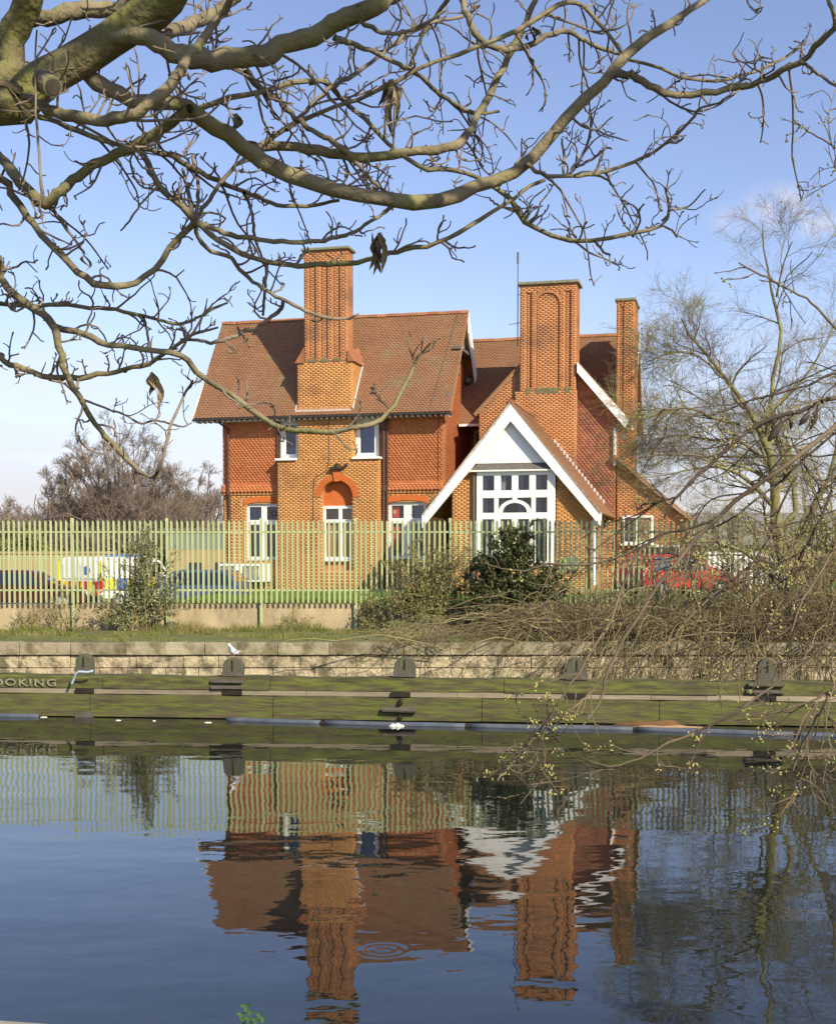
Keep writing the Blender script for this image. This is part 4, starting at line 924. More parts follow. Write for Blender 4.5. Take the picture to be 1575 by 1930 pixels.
cells('brickwork', M['brick_red'], chF, (0,2.6,0), EU, EZ, (0,-1,0), bond(11.47,11.60,9.2,13.9), h=.006)
cells('brickwork', M['brick_red'], chF, (12.06,2.6,0), EV, EZ, (1,0,0), bond(0,1.9,GZ,14.1), h=.008)
b = HB(); b.box(11.25,12.13,2.5,4.58,14.12,14.24); b.build('cap', M['cap'], chF, bevel=.03)
b = HB(); b.tube([(11.42,CV-.12,8.7),(11.42,CV-.12,7.2)],.07,8); b.build('downpipe', M['white'])
pipe([(11.62,2.45,7.6),(11.62,2.45,2.2)], .06, M['brownpipe'])
# lean-to at the right end
lt = HB(); lt.prism([(11.5,1.2,GZ-.1),(14.3,1.2,GZ-.1),(14.3,1.2,5.05),(11.5,1.2,7.4)], (0,4.5,0)); lt = lt.build('lean_to_wall', M['mortar_grey'])
cells('brickwork', M['brick_red'], lt, (0,1.2,0), EU, EZ, (0,-1,0), bond(11.5,14.3,GZ,7.3,lambda a, z: z < 7.3-(a-11.5)*.84), h=.008)
slope('lean_to_roof', .9, 6.0, 14.6, 4.95, 11.4, 7.65, axis='v')
window(11.75,13.0,4.0,5.15,1.12,[(12.35,.05)],[],fr=.09,curtain=[(11.85,12.2,4.1,5.0,'curtain')])
window(12.6,14.1,3.4,3.95,1.12,[(13.3,.06)],[],fr=.09)
# air conditioners under the left window
acs = ['white wall mounted air conditioner, left one of the pair under the left window', 'white wall mounted air conditioner with a round grille, right one of the pair']
def acunit(u, label):
    loc = house_w(u, -.38, 2.40); e = empty('air_conditioner', loc, -TH, label, 'air conditioner', 'air conditioners under the left ground floor window')
    b = MB(); b.box(0,1.05,-.15,.30,0,.78); b.build('casing', M['white'], e, bevel=.03)
    b = MB(); 
    for r in (.30,.25,.20,.15,.10,.05):
        for k in range(20):
            a0, a1 = 2*math.pi*k/20, 2*math.pi*(k+1)/20
            b.prism([(.40+r*math.cos(a0),-.172,.39+r*math.sin(a0)),(.40+r*math.cos(a1),-.172,.39+r*math.sin(a1)),(.40+(r-.018)*math.cos(a1),-.172,.39+(r-.018)*math.sin(a1)),(.40+(r-.018)*math.cos(a0),-.172,.39+(r-.018)*math.sin(a0))], (0,.012,0))
    b.build('grille', M['lead'], e)
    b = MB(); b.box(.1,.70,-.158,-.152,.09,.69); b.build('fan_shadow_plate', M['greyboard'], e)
    for x_ in (.15,.85): b = MB(); b.box(x_,x_+.05,-.1,.36,-.06,0); b.build('bracket', M['black'], e)
def house_w(u, v, z): return (-3.32+u*math.cos(TH)+v*math.sin(TH), 54.0-u*math.sin(TH)+v*math.cos(TH), z)
acunit(-5.27, acs[0]); acunit(-4.13, acs[1])
#PART2

# ------------------------------------------------------------------ things behind the fence
bw1 = empty('low_shed', (-9.6, 72, 1.6), 0, 'low grey green shed with a buff brick base left of the house', 'shed')
b = MB(); b.box(-4.5,4.2,0,6,2.35,3.4); b.build('upper_wall', M['shed'], bw1); b = MB(); b.box(-4.55,4.25,-.05,6,0,2.34); b.build('base_wall', M['tanwall'], bw1)
b = MB(); b.box(-4.7,4.4,-.2,6.2,3.4,3.5); b.build('roof', M['greyroof'], bw1)
for x_ in (-3.4,-1.9,-.4,1.1,2.6): b = MB(); b.box(x_,x_+.8,-.10,-.04,.95,1.6); b.build('window', M['carglass'], bw1)
bw2 = empty('boundary_wall', (-24, 76, 1.6), 0, 'long low buff wall with a green fence on it, far left behind the car park', 'wall')
b = MB(); b.box(-14,6,0,.3,0,2.1); b.build('wall', M['tanwall'], bw2); b = MB(); b.box(-14,6,-.06,.36,2.1,2.25); b.build('coping', M['tanwall'], bw2)
gf = empty('car_park_fence', (-23, 66, 1.6), 0, 'second, smaller green railing at the far side of the car park', 'fence')
pm = MB(); pm.box(-.03,.03,-.02,.02,0,2.0); p0 = pm.build('rail_bar', M['green_paint'], gf)
for i in range(80):
    o = p0 if i == 0 else p0.copy()
    if i: col.objects.link(o); o.parent = gf
    o.location = (-8+i*.2, 0, 0)
for z in (.3,1.8): b = MB(); b.box(-8.1,8.1,.03,.06,z,z+.06); b.build('rail', M['green_paint'], gf)
rb = empty('long_outbuilding', (22, 74, 1.6), 0, 'long low brown roofed outbuilding behind the right hand trees', 'building')
b = MB(); b.box(-6,9,0,7,0,2.6); b.build('wall', M['tanwall'], rb); b = MB(); b.prism([(-6.3,-.4,2.6),(-6.3,3.5,4.6),(-6.3,7.4,2.6)], (15.6,0,0)); b.build('roof', M['greyroof'], rb)
for x_ in (-4,-1.5,1,3.5,6): b = MB(); b.box(x_,x_+1,-.04,.02,1.0,2.0); b.build('window', M['carglass'], rb)

def car(name, label, loc, rz, paintm, L_=4.1, W_=1.72, Hh=1.45, van=False, lower=None, group=None, stripes=False):
    e = empty(name, loc, rz, label, 'car' if not van else 'van', group)
    # side profile, x forward, z up; the rear of the car is at x = -L/2
    h = Hh
    if van: prof = [(-.5,.22),(-.5,.62),(-.495,.96),(-.46,1.0),(.16,1.0),(.27,.93),(.38,.60),(.49,.52),(.50,.30),(.49,.20)]
    else: prof = [(-.5,.28),(-.495,.58),(-.475,.66),(-.40,.97),(-.34,1.0),(.02,1.0),(.10,.97),(.25,.66),(.46,.56),(.495,.48),(.5,.30),(.48,.20)]
    pts = [(x_*L_, z_*h) for x_, z_ in prof]
    def width(z): t = max(0, (z/h-.60)/.4); return W_/2*(1-.17*min(1, t))
    b = MB(); n = len(pts)
    for s in (-1, 1):
        for x_, z_ in pts: b.v.append((x_, s*width(z_), z_))
    for i in range(n): j = (i+1) % n; b.f.append((i, j, n+j, n+i))
    b.f.append(tuple(range(n))); b.f.append(tuple(reversed(range(n, 2*n)))); b.build('body', paintm, e, bevel=.05)
    if not van:
        zl, zh = .64*h, .93*h
        for s in (-1, 1):
            for xa, xb, xc, xd in ((-.42,-.375,-.20,-.20), (-.18,-.18,.06,.17), ):
                q = MB(); q.poly([(xa*L_+.05,s*(width(zl)+.012),zl),(xd*L_,s*(width(zl)+.012),zl),(xc*L_,s*(width(zh)+.012),zh),(xb*L_+.05,s*(width(zh)+.012),zh)]); q.build('side_window', M['carglass'], e)
        q = MB(); x1, x2 = -.47*L_-.015, -.405*L_-.015; q.poly([(x1,-W_*.40,.68*h),(x1,W_*.40,.68*h),(x2,W_*.36,.94*h),(x2,-W_*.36,.94*h)]); q.build('rear_window', M['carglass'], e)
        q = MB(); x1, x2 = .245*L_+.02, .11*L_+.02; q.poly([(x1,-W_*.42,.68*h),(x1,W_*.42,.68*h),(x2,W_*.37,.94*h),(x2,-W_*.37,.94*h)]); q.build('windscreen', M['carglass'], e)
    else:
        q = MB(); x1 = -.497*L_-.03; q.box(x1-.01,x1+.02,-W_*.36,-.05,.60*h,.88*h); q.build('rear_window', M['white'], e)
        q = MB(); q.box(x1-.01,x1+.02,.05,W_*.36,.60*h,.88*h); q.build('rear_window', M['white'], e)
        for s in (-1, 1): q = MB(); q.poly([(.10*L_,s*(width(.6*h)+.012),.6*h),(.35*L_,s*(width(.6*h)+.012),.6*h),(.24*L_,s*(width(.9*h)+.012),.9*h),(.10*L_,s*(width(.9*h)+.012),.9*h)]); q.build('side_window', M['carglass'], e)
        q = MB(); q.poly([(.385*L_,-W_*.42,.61*h),(.385*L_,W_*.42,.61*h),(.28*L_,W_*.38,.92*h),(.28*L_,-W_*.38,.92*h)]); q.build('windscreen', M['carglass'], e)
    for s in (-1, 1):
        q = MB(); q.box(-.5*L_-.02, -.5*L_+.06, s*W_*.42-.10, s*W_*.42+.10, .44*h, .58*h) if not van else q.box(-.5*L_-.02, -.5*L_+.06, s*W_*.45-.07, s*W_*.45+.07, .34*h, .56*h)
        q.build('tail_light', M['lamp_red'], e, bevel=.015)
        q = MB(); q.box(.48*L_, .505*L_, s*W_*.36-.14, s*W_*.36+.14, .40*h, .49*h); q.build('headlight', M['lampglass'], e, bevel=.01)
        for xw in (-.31*L_, .31*L_):
            q = MB(); q.tube([(xw, s*(W_/2-.14), .31), (xw, s*(W_/2+.02), .31)], .31, 20); wh = q.build('wheel', M['rubber'], e)
            q = MB(); q.tube([(xw, s*(W_/2+.0), .31), (xw, s*(W_/2+.03), .31)], .2, 12); q.build('rim', M['rim'], wh)
        q = MB(); q.box(.20*L_,.25*L_, s*(W_/2+.08)-.07, s*(W_/2+.08)+.07, .62*h, .70*h); q.build('mirror', paintm, e, bevel=.02)
    q = MB(); q.box(-.5*L_-.025, -.5*L_, -.26, .26, .42*h, .49*h) ; q.build('number_plate', M['plate'], e)
    q = MB(); q.box(-.5*L_-.05, -.5*L_+.1, -W_*.48, W_*.48, .18*h, .30*h); q.build('bumper', M['rubber'] if not stripes else M['black'], e, bevel=.03)
    if stripes:
        x1 = -.5*L_-.035
        for k in range(8):
            y0 = -W_*.46+k*W_*.115; q = MB()
            q.prism([(x1,y0,.30*h),(x1,y0+W_*.115,.30*h),(x1,y0+W_*.115+(.08 if k < 4 else -.08),.55*h),(x1,y0+(.08 if k < 4 else -.08),.55*h)], (.012,0,0)); q.build('chevron', M['hi_yellow'] if k % 2 else M['hi_red'], e)
        for s in (-1, 1):
            q = MB(); q.box(x1,x1+.02,s*W_*.47-.05,s*W_*.47+.05,.56*h,.92*h); q.build('reflective_strip', M['hi_yellow'], e)
            for k in range(7):
                q = MB(); a = -.46*L_+k*.13*L_; q.box(a,a+.12*L_,s*(W_/2)+.004 if s > 0 else -W_/2-.02,(W_/2)+.02 if s > 0 else -W_/2-.004,.40*h,.60*h); q.build('side_panel', M['pblue'] if k % 2 else M['hi_yellow'], e)
        q = MB(); q.tube([(x1-.01,-.32,.75*h),(x1+.01,-.32,.75*h)], .15, 14); q.build('round_emblem', M['pblue'], e)
        q = MB(); q.box(.0*L_,.07*L_,-W_*.36,W_*.36,1.0*h,1.0*h+.09); q.build('light_bar', M['pblue'], e, bevel=.02)
    return e
car('patrol_van', 'white patrol van with red and yellow chevrons on its back and blue side', ((200-PX)/F*43.5, 45.8, 1.6), math.radians(66), M['car_white'], 4.6, 1.9, 1.85, van=True, stripes=True)
car('maroon_car', 'dark maroon car with red tail lights, furthest left behind the fence', ((45-PX)/F*43, 43.2, 1.60), math.radians(6), M['car_dark'], 4.3, 1.7, 1.40)
car('blue_car', 'dark blue car parked between the patrol van and the house', ((350-PX)/F*46, 47.0, 1.6), math.radians(172), M['car_blue'], 4.2, 1.7, 1.38)
car('red_car', 'bright red hatchback parked right of the house behind the fence', ((1283-PX)/F*42.5, 43.5, 2.04), math.radians(28), M['car_red'], 4.0, 1.72, 1.50)
car('silver_van', 'white van partly hidden behind the branches right of the red hatchback', ((1400-PX)/F*52, 54, 1.9), math.radians(20), M['car_white'], 4.8, 1.9, 1.75, van=True)
for i, (px, lb) in enumerate(((1411, 'orange traffic cone between the white van and the budding branches'), (1441, 'orange traffic cone standing right of the first one'))):
    e = empty('traffic_cone', ((px-PX)/F*41, 41, 2.04), 0, lb, 'traffic cone', 'traffic cones right of the red hatchback')
    q = MB(); q.tube([(0,0,.03),(0,0,.72)], [.15,.03], 12); q.build('cone', M['orange'], e, smooth=True); q = MB(); q.box(-.2,.2,-.2,.2,0,.035); q.build('base', M['rubber'], e)
    q = MB(); q.tube([(0,0,.30),(0,0,.45)], [.106,.082], 12); q.build('band', M['litter'], e)
bl = empty('white_bollard', ((1358-PX)/F*39.5, 39.5, 2.04), 0, 'short white bollard just right of the red hatchback', 'bollard'); q = MB(); q.tube([(0,0,0),(0,0,.32),(0,0,.36)], [.10,.10,.05], 10); q.build('bollard_post', M['litter'], bl)

# ------------------------------------------------------------------ grass
def blades(name, x0, x1, y0, y1, z, n, hgt, m, edge=None):
    x = rng.uniform(x0, x1, n); y = rng.uniform(y0, y1, n)
    cl = .35+.9*np.clip(np.sin(x*1.7+1)*.4+np.sin(x*.63+2.2*y)*.4+np.sin(x*4.1+y*3)*.35+.5, 0, 1.3)
    h = hgt*rng.uniform(.4, 1.3, n)*cl; a = rng.uniform(0, 2*math.pi, n); w = .007+.006*rng.random(n)
    base = np.stack([x, y, np.full(n, z)], 1); side = np.stack([np.cos(a), np.sin(a), 0*a], 1)*w[:, None]
    tip = base+np.stack([rng.normal(size=n)*h*.35, rng.normal(size=n)*h*.35, h], 1)
    V = np.stack([base-side, base+side, tip], 1).reshape(-1, 3)
    o = link_mesh(name, raw_mesh(name, V, np.arange(3*n), np.arange(0, 3*n, 3)), m); o['kind'] = 'stuff'; return o
tag(blades('verge_grass', -14.5, 13.5, 31.12, 36.7, 1.26, 46000, .12, M['grass']), 'rough tufted grass on the verge above the quay wall', 'grass')
tag(blades('wall_foot_grass', -14.5, 13.5, 36.0, 36.95, 1.26, 15000, .24, M['grass']), 'longer dry grass along the foot of the concrete wall', 'grass')
tag(blades('lawn_grass', -7.6, 9, 37.3, 54, 2.04, 42000, .10, M['lawn']), 'short green lawn between the fence and the house', 'grass')

# ------------------------------------------------------------------ shrubs
def shrub(name, label, centre, blobs, nleaf, leaf, lm, stemm, nst, tw=None, cat='shrub', group=None, sz=(.03,.06)):
    e = empty(name, tuple(centre), 0, label, cat, group); c = np.array(centre)
    # stems from the base into the volume
    P = np.empty((nst, 7, 3)); 
    for i in range(nst):
        bl_ = blobs[rng.integers(len(blobs))]; tgt = np.array(bl_[:3])+rng.normal(size=3)*np.array(bl_[3:6])*.55; s = np.array([rng.normal()*.18, rng.normal()*.12, 0])
        for k in range(7):
            t = k/6; P[i, k] = c+s*(1-t)+np.array([tgt[0]*t**1.4, tgt[1]*t**1.4, tgt[2]*t**.85])+rng.normal(size=3)*.025
    R = np.linspace(.018, .005, 7)[None]*rng.uniform(.6, 1.3, (nst, 1))
    tubes_obj('stems', [(P, R)], 4, stemm, e, stuff=True)
    P2, R2 = grow(P, R, tw or 9, tr=(.25,1), L=(.15,.5), ang=(.4,1.2), K=4, curl=.25, up=.1, rf=.6, rmin=.0028)
    P3, R3 = grow(P2, R2, 2, tr=(.3,1), L=(.08,.25), K=3, curl=.3, rf=.7, rmin=.002)
    tubes_obj('twigs', [(P2, R2)], 3, stemm, e, stuff=True); tubes_obj('twigs', [(P3, R3)], 3, stemm, e, stuff=True)
    if nleaf:
        src = np.concatenate([P2.reshape(-1, 3), P3.reshape(-1, 3)]); C = src[rng.integers(len(src), size=nleaf)]+rng.normal(size=(nleaf, 3))*.035
        C = C[C[:, 2] > centre[2]+.02]; n = len(C)
        A = unit(rng.normal(size=(n, 3))+np.array([0,0,-.2]))*rng.uniform(*sz, n)[:, None]; Bv = unit(np.cross(A, rng.normal(size=(n, 3))))*np.linalg.norm(A, axis=1, keepdims=True)*leaf
        cards_obj('leaves', C, A, Bv, lm, e)
    return e
shrub('ivy_bush', 'grey green ivy bush growing through the fence left of the house', (float(at(262,1190,36.4)[0]), 36.4, 1.28),
      [(.1,.0,.9,1.05,.35,.6),(-.15,0,1.8,.75,.35,.6),(.3,0,2.3,.7,.3,.6),(.15,0,2.8,.45,.25,.35),(-.7,-.2,.35,1.0,.35,.35),(.6,0,1.3,.5,.2,.5),(-.9,0,.8,.5,.2,.4),(.9,0,.9,.6,.2,.5)], 7000, .42, M['leaf_ivy'], M['twig_olive'], 100)
shrub('olive_scrub', 'loose olive scrub with dry stems against the fence left of the big gable', (float(at(800,1195,36.0)[0]), 36.0, 1.28),
      [(0,0,1.1,.95,.4,.8),(-.7,0,1.7,.9,.3,.7),(.25,0,2.4,.8,.3,.7),(-.95,0,.9,.8,.3,.5),(.7,0,1.6,.6,.3,.9),(-.3,-.4,.3,1.2,.4,.3),(.2,-1.6,.1,.8,1.3,.2),(.9,0,2.2,.3,.2,.5)], 10500, .45, M['leaf_olive'], M['twig_olive'], 170, tw=14)
shrub('holly_bush', 'dense dark green holly bush in front of the big white window', (float(at(968,1200,35.6)[0]), 35.6, 1.28),
      [(0,0,.9,1.5,.6,.8),(-.75,.1,1.4,.8,.5,.6),(.1,0,2.1,.8,.5,.6),(.6,0,1.5,1.0,.5,.6),(-1.0,0,.7,.7,.4,.6),(.0,-.1,2.65,.45,.25,.35),(1.1,-.1,.6,.8,.4,.5),(-.5,0,2.0,.5,.4,.4)], 60000, .5, M['leaf_holly'], M['twig_olive'], 260, tw=10, sz=(.035,.075))
for px, lb, h in ((50, 'thin bare sapling stems against the concrete wall at far left', .9), (118, 'bare twiggy stems left of the ivy bush', 1.1), (555, 'small dry twiggy plant at the wall right of the middle fence post', .8), (700, 'low leafy tangle at the left foot of the olive scrub', .9)):
    shrub('dry_stems', lb, (float(at(px,1190,36.6)[0]), 36.6, 1.28), [(0,0,h,.35,.12,.25),(.3,0,h*.6,.3,.1,.2),(-.3,0,h*.5,.3,.1,.2)], 700 if px == 700 else 60, .4, M['leaf_olive'], M['twig_olive'], 14, tw=6, group='small plants along the concrete wall')
# hanging bramble trails over the quay
def trails(name, label, x0, x1, n, ybase, zb, drop, seedlean, m, cat='bramble', K=10, h=(.4,1.6), leafy=0, out=0.0):
    e = empty(name, ((x0+x1)/2, ybase, zb), 0, label, cat)
    P = np.empty((n, K, 3)); x = rng.uniform(x0, x1, n); y = ybase+(rng.uniform(-1.6, 2.0, n) if not out else rng.uniform(-.1, 1.4, n)); z = np.full(n, zb)
    dirx = rng.normal(size=n)*1.3+seedlean; diry = -np.abs(rng.normal(size=n))*.8-out; hh = rng.uniform(*h, n); ln = rng.uniform(.6, 2.0, n)
    for k in range(K):
        t = k/(K-1); P[:, k, 0] = x+dirx*ln*t; P[:, k, 1] = y+diry*ln*t*.7; P[:, k, 2] = z+hh*4*t*(1-t)*.9+hh*.25*t-drop*t*t*rng.uniform(.3, 1.2)
    P += np.cumsum(rng.normal(size=P.shape)*.03, axis=1)
    R = np.linspace(.013, .005, K)[None]*rng.uniform(.5, 1.5, (n, 1))
    tubes_obj('stems', [(P, R)], 5, m, e, stuff=True)
    P2, R2 = grow(P, R, 5, L=(.25,.95), ang=(.5,1.4), K=8, curl=.30, up=-.03, rf=.6, rmin=.0032); tubes_obj('twigs', [(P2, R2)], 3, m, e, stuff=True)
    P3, R3 = grow(P2, R2, 2, L=(.08,.35), ang=(.4,1.1), K=3, curl=.35, up=.0, rf=.7, rmin=.002); tubes_obj('twigs', [(P3, R3)], 3, m, e, stuff=True)
    if leafy:
        src = P3.reshape(-1, 3); C = src[rng.integers(len(src), size=leafy)]; A = unit(rng.normal(size=(leafy, 3)))*rng.uniform(.015,.035, leafy)[:, None]; Bv = unit(np.cross(A, rng.normal(size=(leafy, 3))))*.014
        cards_obj('leaves', C, A, Bv, M['leaf_olive'], e)
    return e
X = lambda px, D: float(at(px, 1200, D)[0])
trails('bramble_thicket', 'wide tangle of bare brown bramble stems spilling over the quay at right', X(1060,33), X(1620,33), 300, 33.4, 1.25, .8, -.35, M['bramble'], h=(.3,1.45), leafy=9000)
trails('long_bramble_arches', 'longest bramble stems arching left towards the dark holly bush', X(1030,33), X(1400,33), 60, 32.6, 1.3, 1.6, -1.6, M['bramble'], h=(.5,1.5), leafy=0, out=.5)
trails('quay_brambles', 'brown bramble stems hanging down the stone face of the quay at right', X(1085,31.6), X(1640,31.6), 330, 31.4, 1.3, 2.0, -.5, M['bramble'], h=(.1,1.0), leafy=2500, out=1.6)
trails('high_brambles', 'high arching bramble stems rising in front of the red hatchback', X(1180,33.5), X(1620,33.5), 60, 33.0, 1.25, 1.4, -.7, M['bramble'], h=(1.2,2.8), leafy=300)
trails('bramble_thicket', 'tall dense bramble stems heaped under the bare tree at far right', X(1400,34.5), X(1680,34.5), 260, 34.6, 1.25, .4, -.1, M['bramble'], h=(.8,2.4), leafy=5000)
trails('bramble_trails', 'thin pale bramble trails arching down beside the dark holly bush', X(985,33), X(1110,33), 110, 32.9, 1.25, 1.2, -.95, M['bramble'], h=(.3,1.2), leafy=500)
trails('low_scrub', 'straw coloured weeds hanging over the coping by the third post', X(760,32), X(850,32), 55, 32.2, 1.25, .7, 0, M['twig_olive'], h=(.15,.6), leafy=900)
b = MB(); D_ = 26.6; ring_ = [at(x_, y_, D_) for x_, y_ in ((1060,1252),(1068,1243),(1083,1239),(1096,1244),(1103,1257),(1098,1272))]
tag(tubes_obj('arching_stem', [(catmull(ring_, 14)[None], np.full((1,14), .014))], 6, M['bramble']), 'single pale stem arched over the fourth round headed post', 'stem')
b = MB(); arch2 = [at(x_, y_, 26.3) for x_, y_ in ((1420,1180),(1425,1215),(1440,1240),(1455,1243),(1464,1258))]
tag(tubes_obj('drooping_stem', [(catmull(arch2, 14)[None], np.full((1,14), .013))], 6, M['bramble']), 'pale stem drooping onto the rightmost round headed post', 'stem')

# ------------------------------------------------------------------ bare trees
def bare_tree(name, label, base, H_, spread, mt, mtw, n1=16, n2=9, n3=8, n4=6, trunk_r=.2, group=None, traced=None, low=.15, thin=None, trk=None, rmin=.012, up=.14, sides=3):
    e = empty(name, tuple(base), 0, label, 'tree', group); base = np.array(base, float)
    if traced is None:
        nt_ = trk or 1; P = np.empty((nt_, 10, 3))
        for i in range(nt_):
            lean = rng.normal(size=2)*.18*(nt_ > 1)
            for k in range(10): t = k/9; P[i, k] = base+np.array([lean[0]*H_*t+.03*H_*math.sin(3*t+i), lean[1]*H_*t, H_*.92*t])+rng.normal(size=3)*.02*H_*(k > 0)*.3
        R = np.linspace(trunk_r, trunk_r*.18, 10)[None]*np.ones((nt_, 1))
    else: P, R = traced
    for i in range(len(P)): tubes_obj('trunk' if i == 0 else 'limb', [(P[i:i+1], R[i:i+1])], 7, mt, e)
    P1, R1 = grow(P, R, n1, tr=(low,.98), L=(spread*.55, spread), ang=(.55,1.05), K=8, curl=.12, up=up, rf=.5, rmin=rmin*1.5, lt=.55)
    if thin is not None: kp = ~((P1[:, 0, 2] > thin) & (rng.random(len(P1)) < .68)); P1, R1 = P1[kp], R1[kp]
    P2, R2 = grow(P1, R1, n2, tr=(.15,1), L=(spread*.28, spread*.55), ang=(.35,.85), K=6, curl=.16, up=up, rf=.55, rmin=rmin)
    P3, R3 = grow(P2, R2, n3, tr=(.15,1), L=(spread*.12, spread*.3), ang=(.3,.8), K=4, curl=.2, up=up, rf=.6, rmin=rmin*.75)
    P1 = P1; tubes_obj('limbs', [(P1, R1)], 5, mt, e, stuff=True)
    tubes_obj('branches', [(P2, R2)], 3, mtw, e, stuff=True); tubes_obj('twigs', [(P3, R3)], 3, mtw, e, stuff=True)
    if n4: P4, R4 = grow(P3, R3, n4, tr=(.1,1), L=(spread*.05, spread*.14), ang=(.3,.8), K=3, curl=.2, up=up*.6, rf=.7, rmin=rmin*.55); tubes_obj('twigs', [(P4, R4)], 3, mtw, e, stuff=True)
    return e
def X2(px, D): return (px-PX)/F*D
def dome(px, D, H_, W_, label, nl=16, n1=7, n2=7, n3=5, n4=3, z=1.5, r=.10):
    base = np.array([X2(px, D), D, z]); P = np.empty((nl, 8, 3)); R = np.empty((nl, 8))
    for i in range(nl):
        a = rng.uniform(0, 2*math.pi); ph = math.acos(1-rng.uniform(0, .80)); 
        tip = np.array([W_*math.sin(ph)*math.cos(a), W_*.7*math.sin(ph)*math.sin(a), H_*(.25+.70*math.cos(ph))])*rng.uniform(.78, .95)
        for k in range(8):
            t = k/7; P[i, k] = base+np.array([tip[0]*t**1.25, tip[1]*t**1.25, tip[2]*t**.85])+rng.normal(size=3)*.12*(k > 0)
        R[i] = np.linspace(r, r*.22, 8)
    return bare_tree('bare_tree', label, base, H_, W_*.46, M['twig_brown'], M['twig_brown'], n1=n1, n2=n2, n3=n3, n4=n4, traced=(P, R), low=.2, rmin=.014, up=.10)
dome(225, 85, 12.9, 5.6, 'big rounded bare tree on the skyline left of the house', nl=62)
dome(372, 92, 10.6, 4.6, 'lower bare tree tucked between the big rounded tree and the house', nl=34)
dome(110, 88, 9.4, 4.8, 'low spreading bare tree left of the big rounded one', nl=34)
dome(38, 84, 6.4, 3.8, 'small bare bush tree furthest left on the skyline', nl=24)
dome(310, 80, 6.8, 5.8, 'low bare thicket tree in front of the skyline trees, directly left of the house', nl=34)
def hedge(name, label, x0, x1, y0, y1, z, h, n, m):
    x = rng.uniform(x0, x1, n); y = rng.uniform(y0, y1, n); hh = h*(.75+.25*np.sin(x*.7)+.12*np.sin(x*2.3)); t = rng.random(n)**.7
    C = np.stack([x, y, z+hh*t], 1); A = unit(rng.normal(size=(n,3))+np.array([0,0,1.2]))*rng.uniform(.10,.3,n)[:,None]; Bv = unit(np.cross(A, rng.normal(size=(n,3))))*(.035 if name == 'dense_hedge' else .014)
    o = cards_obj(name, C, A, Bv, m); tag(o, label, 'hedge'); return o
hedge('dense_hedge', 'dense olive hedge at the far side of the car park', -34, -6, 78.5, 80.5, 1.5, 3.4, 42000, M['leaf_olive'])
hedge('bare_thicket', 'continuous brown bare thicket below the skyline trees at left', -33, -11, 82, 90, 1.5, 5.2, 60000, M['twig_brown'])
hedge('dense_hedge', 'grey brown distant scrub on the horizon right of the house', 14, 75, 108, 116, 1.4, 4.4, 42000, M['twig_brown'])
hedge('dense_hedge', 'dark distant scrub along the horizon far beyond the left fence', -95, -20, 120, 126, 1.4, 3.6, 30000, M['twig_brown'])
hedge('dense_hedge', 'green scrub behind the fence at the right edge', 15.5, 26, 44, 47, 1.9, 2.1, 26000, M['leaf_olive'])
# the leaning bare tree at the right, on the verge
def tr(pts, D0, D1, K=14):
    n = len(pts); q = [np.append(at(p_[0], p_[1], D0+(D1-D0)*i/(n-1)), p_[2]/2*(D0+(D1-D0)*i/(n-1))/F) for i, p_ in enumerate(pts)]
    c = catmull(q, K); return c[:, :3], c[:, 3]
TT = [tr([(1500,1200,24.8),(1492,1120,22.3),(1478,1060,21.1),(1462,1000,19.8),(1460,930,18.6),(1452,860,16.1),(1425,800,11.2),(1402,760,9.3),(1365,712,7.4),(1335,672,6.2),(1300,635,4.3),(1283,600,3.1)], 35, 33.5),
      tr([(1462,1010,13.6),(1500,960,11.2),(1492,900,9.9),(1470,850,9.3),(1455,800,8.7),(1452,740,8.1),(1460,690,7.4),(1472,640,6.8),(1466,600,6.2),(1455,560,5.0),(1448,515,4.3),(1438,470,3.1),(1436,420,1.9)], 35, 36),
      tr([(1462,560,4.3),(1475,500,3.1),(1492,455,1.9)], 35.6, 35),
      tr([(1452,950,9.9),(1420,915,8.1),(1385,890,6.8),(1350,880,5.0),(1300,885,3.7),(1255,895,2.5),(1215,900,1.9)], 34.5, 33),
      tr([(1480,1050,11.2),(1520,985,8.7),(1560,900,7.4),(1580,820,5.6),(1590,740,3.7)], 35, 36.5),
      tr([(1367,712,5.0),(1340,690,3.7),(1300,665,3.1),(1262,665,2.5),(1225,680,1.9)], 34, 33.2),
      tr([(1455,770,5.0),(1495,735,4.3),(1530,690,3.7),(1560,640,2.5),(1575,600,1.9)], 35.5, 37),
      tr([(1460,905,6.2),(1440,860,5.0),(1420,820,3.7),(1405,770,3.1)], 34.5, 36),
      tr([(1500,1150,12),(1450,1080,9),(1400,1040,7),(1340,1020,5),(1280,1025,3)], 34.5, 33),
      tr([(1520,1150,12),(1560,1060,9),(1590,980,7),(1600,900,5)], 35, 36),
      tr([(1392,800,7),(1350,790,6),(1300,770,5),(1250,775,4),(1212,790,3)], 34.2, 33),
      tr([(1430,860,7),(1390,830,6),(1340,830,5),(1280,820,4),(1230,830,3)], 34.6, 35.5)]
TP_ = np.stack([a for a, _ in TT]); TR_ = np.stack([r for _, r in TT])
bare_tree('leaning_bare_tree', 'tall bare tree with yellow green bark standing at the right on the verge', tuple(TP_[0, 0]), 9, 2.7, M['bark_green'], M['twig_olive'], n1=19, n2=9, n3=7, n4=3, thin=9.0, traced=(TP_, TR_), low=.10, rmin=.0045, up=.0)

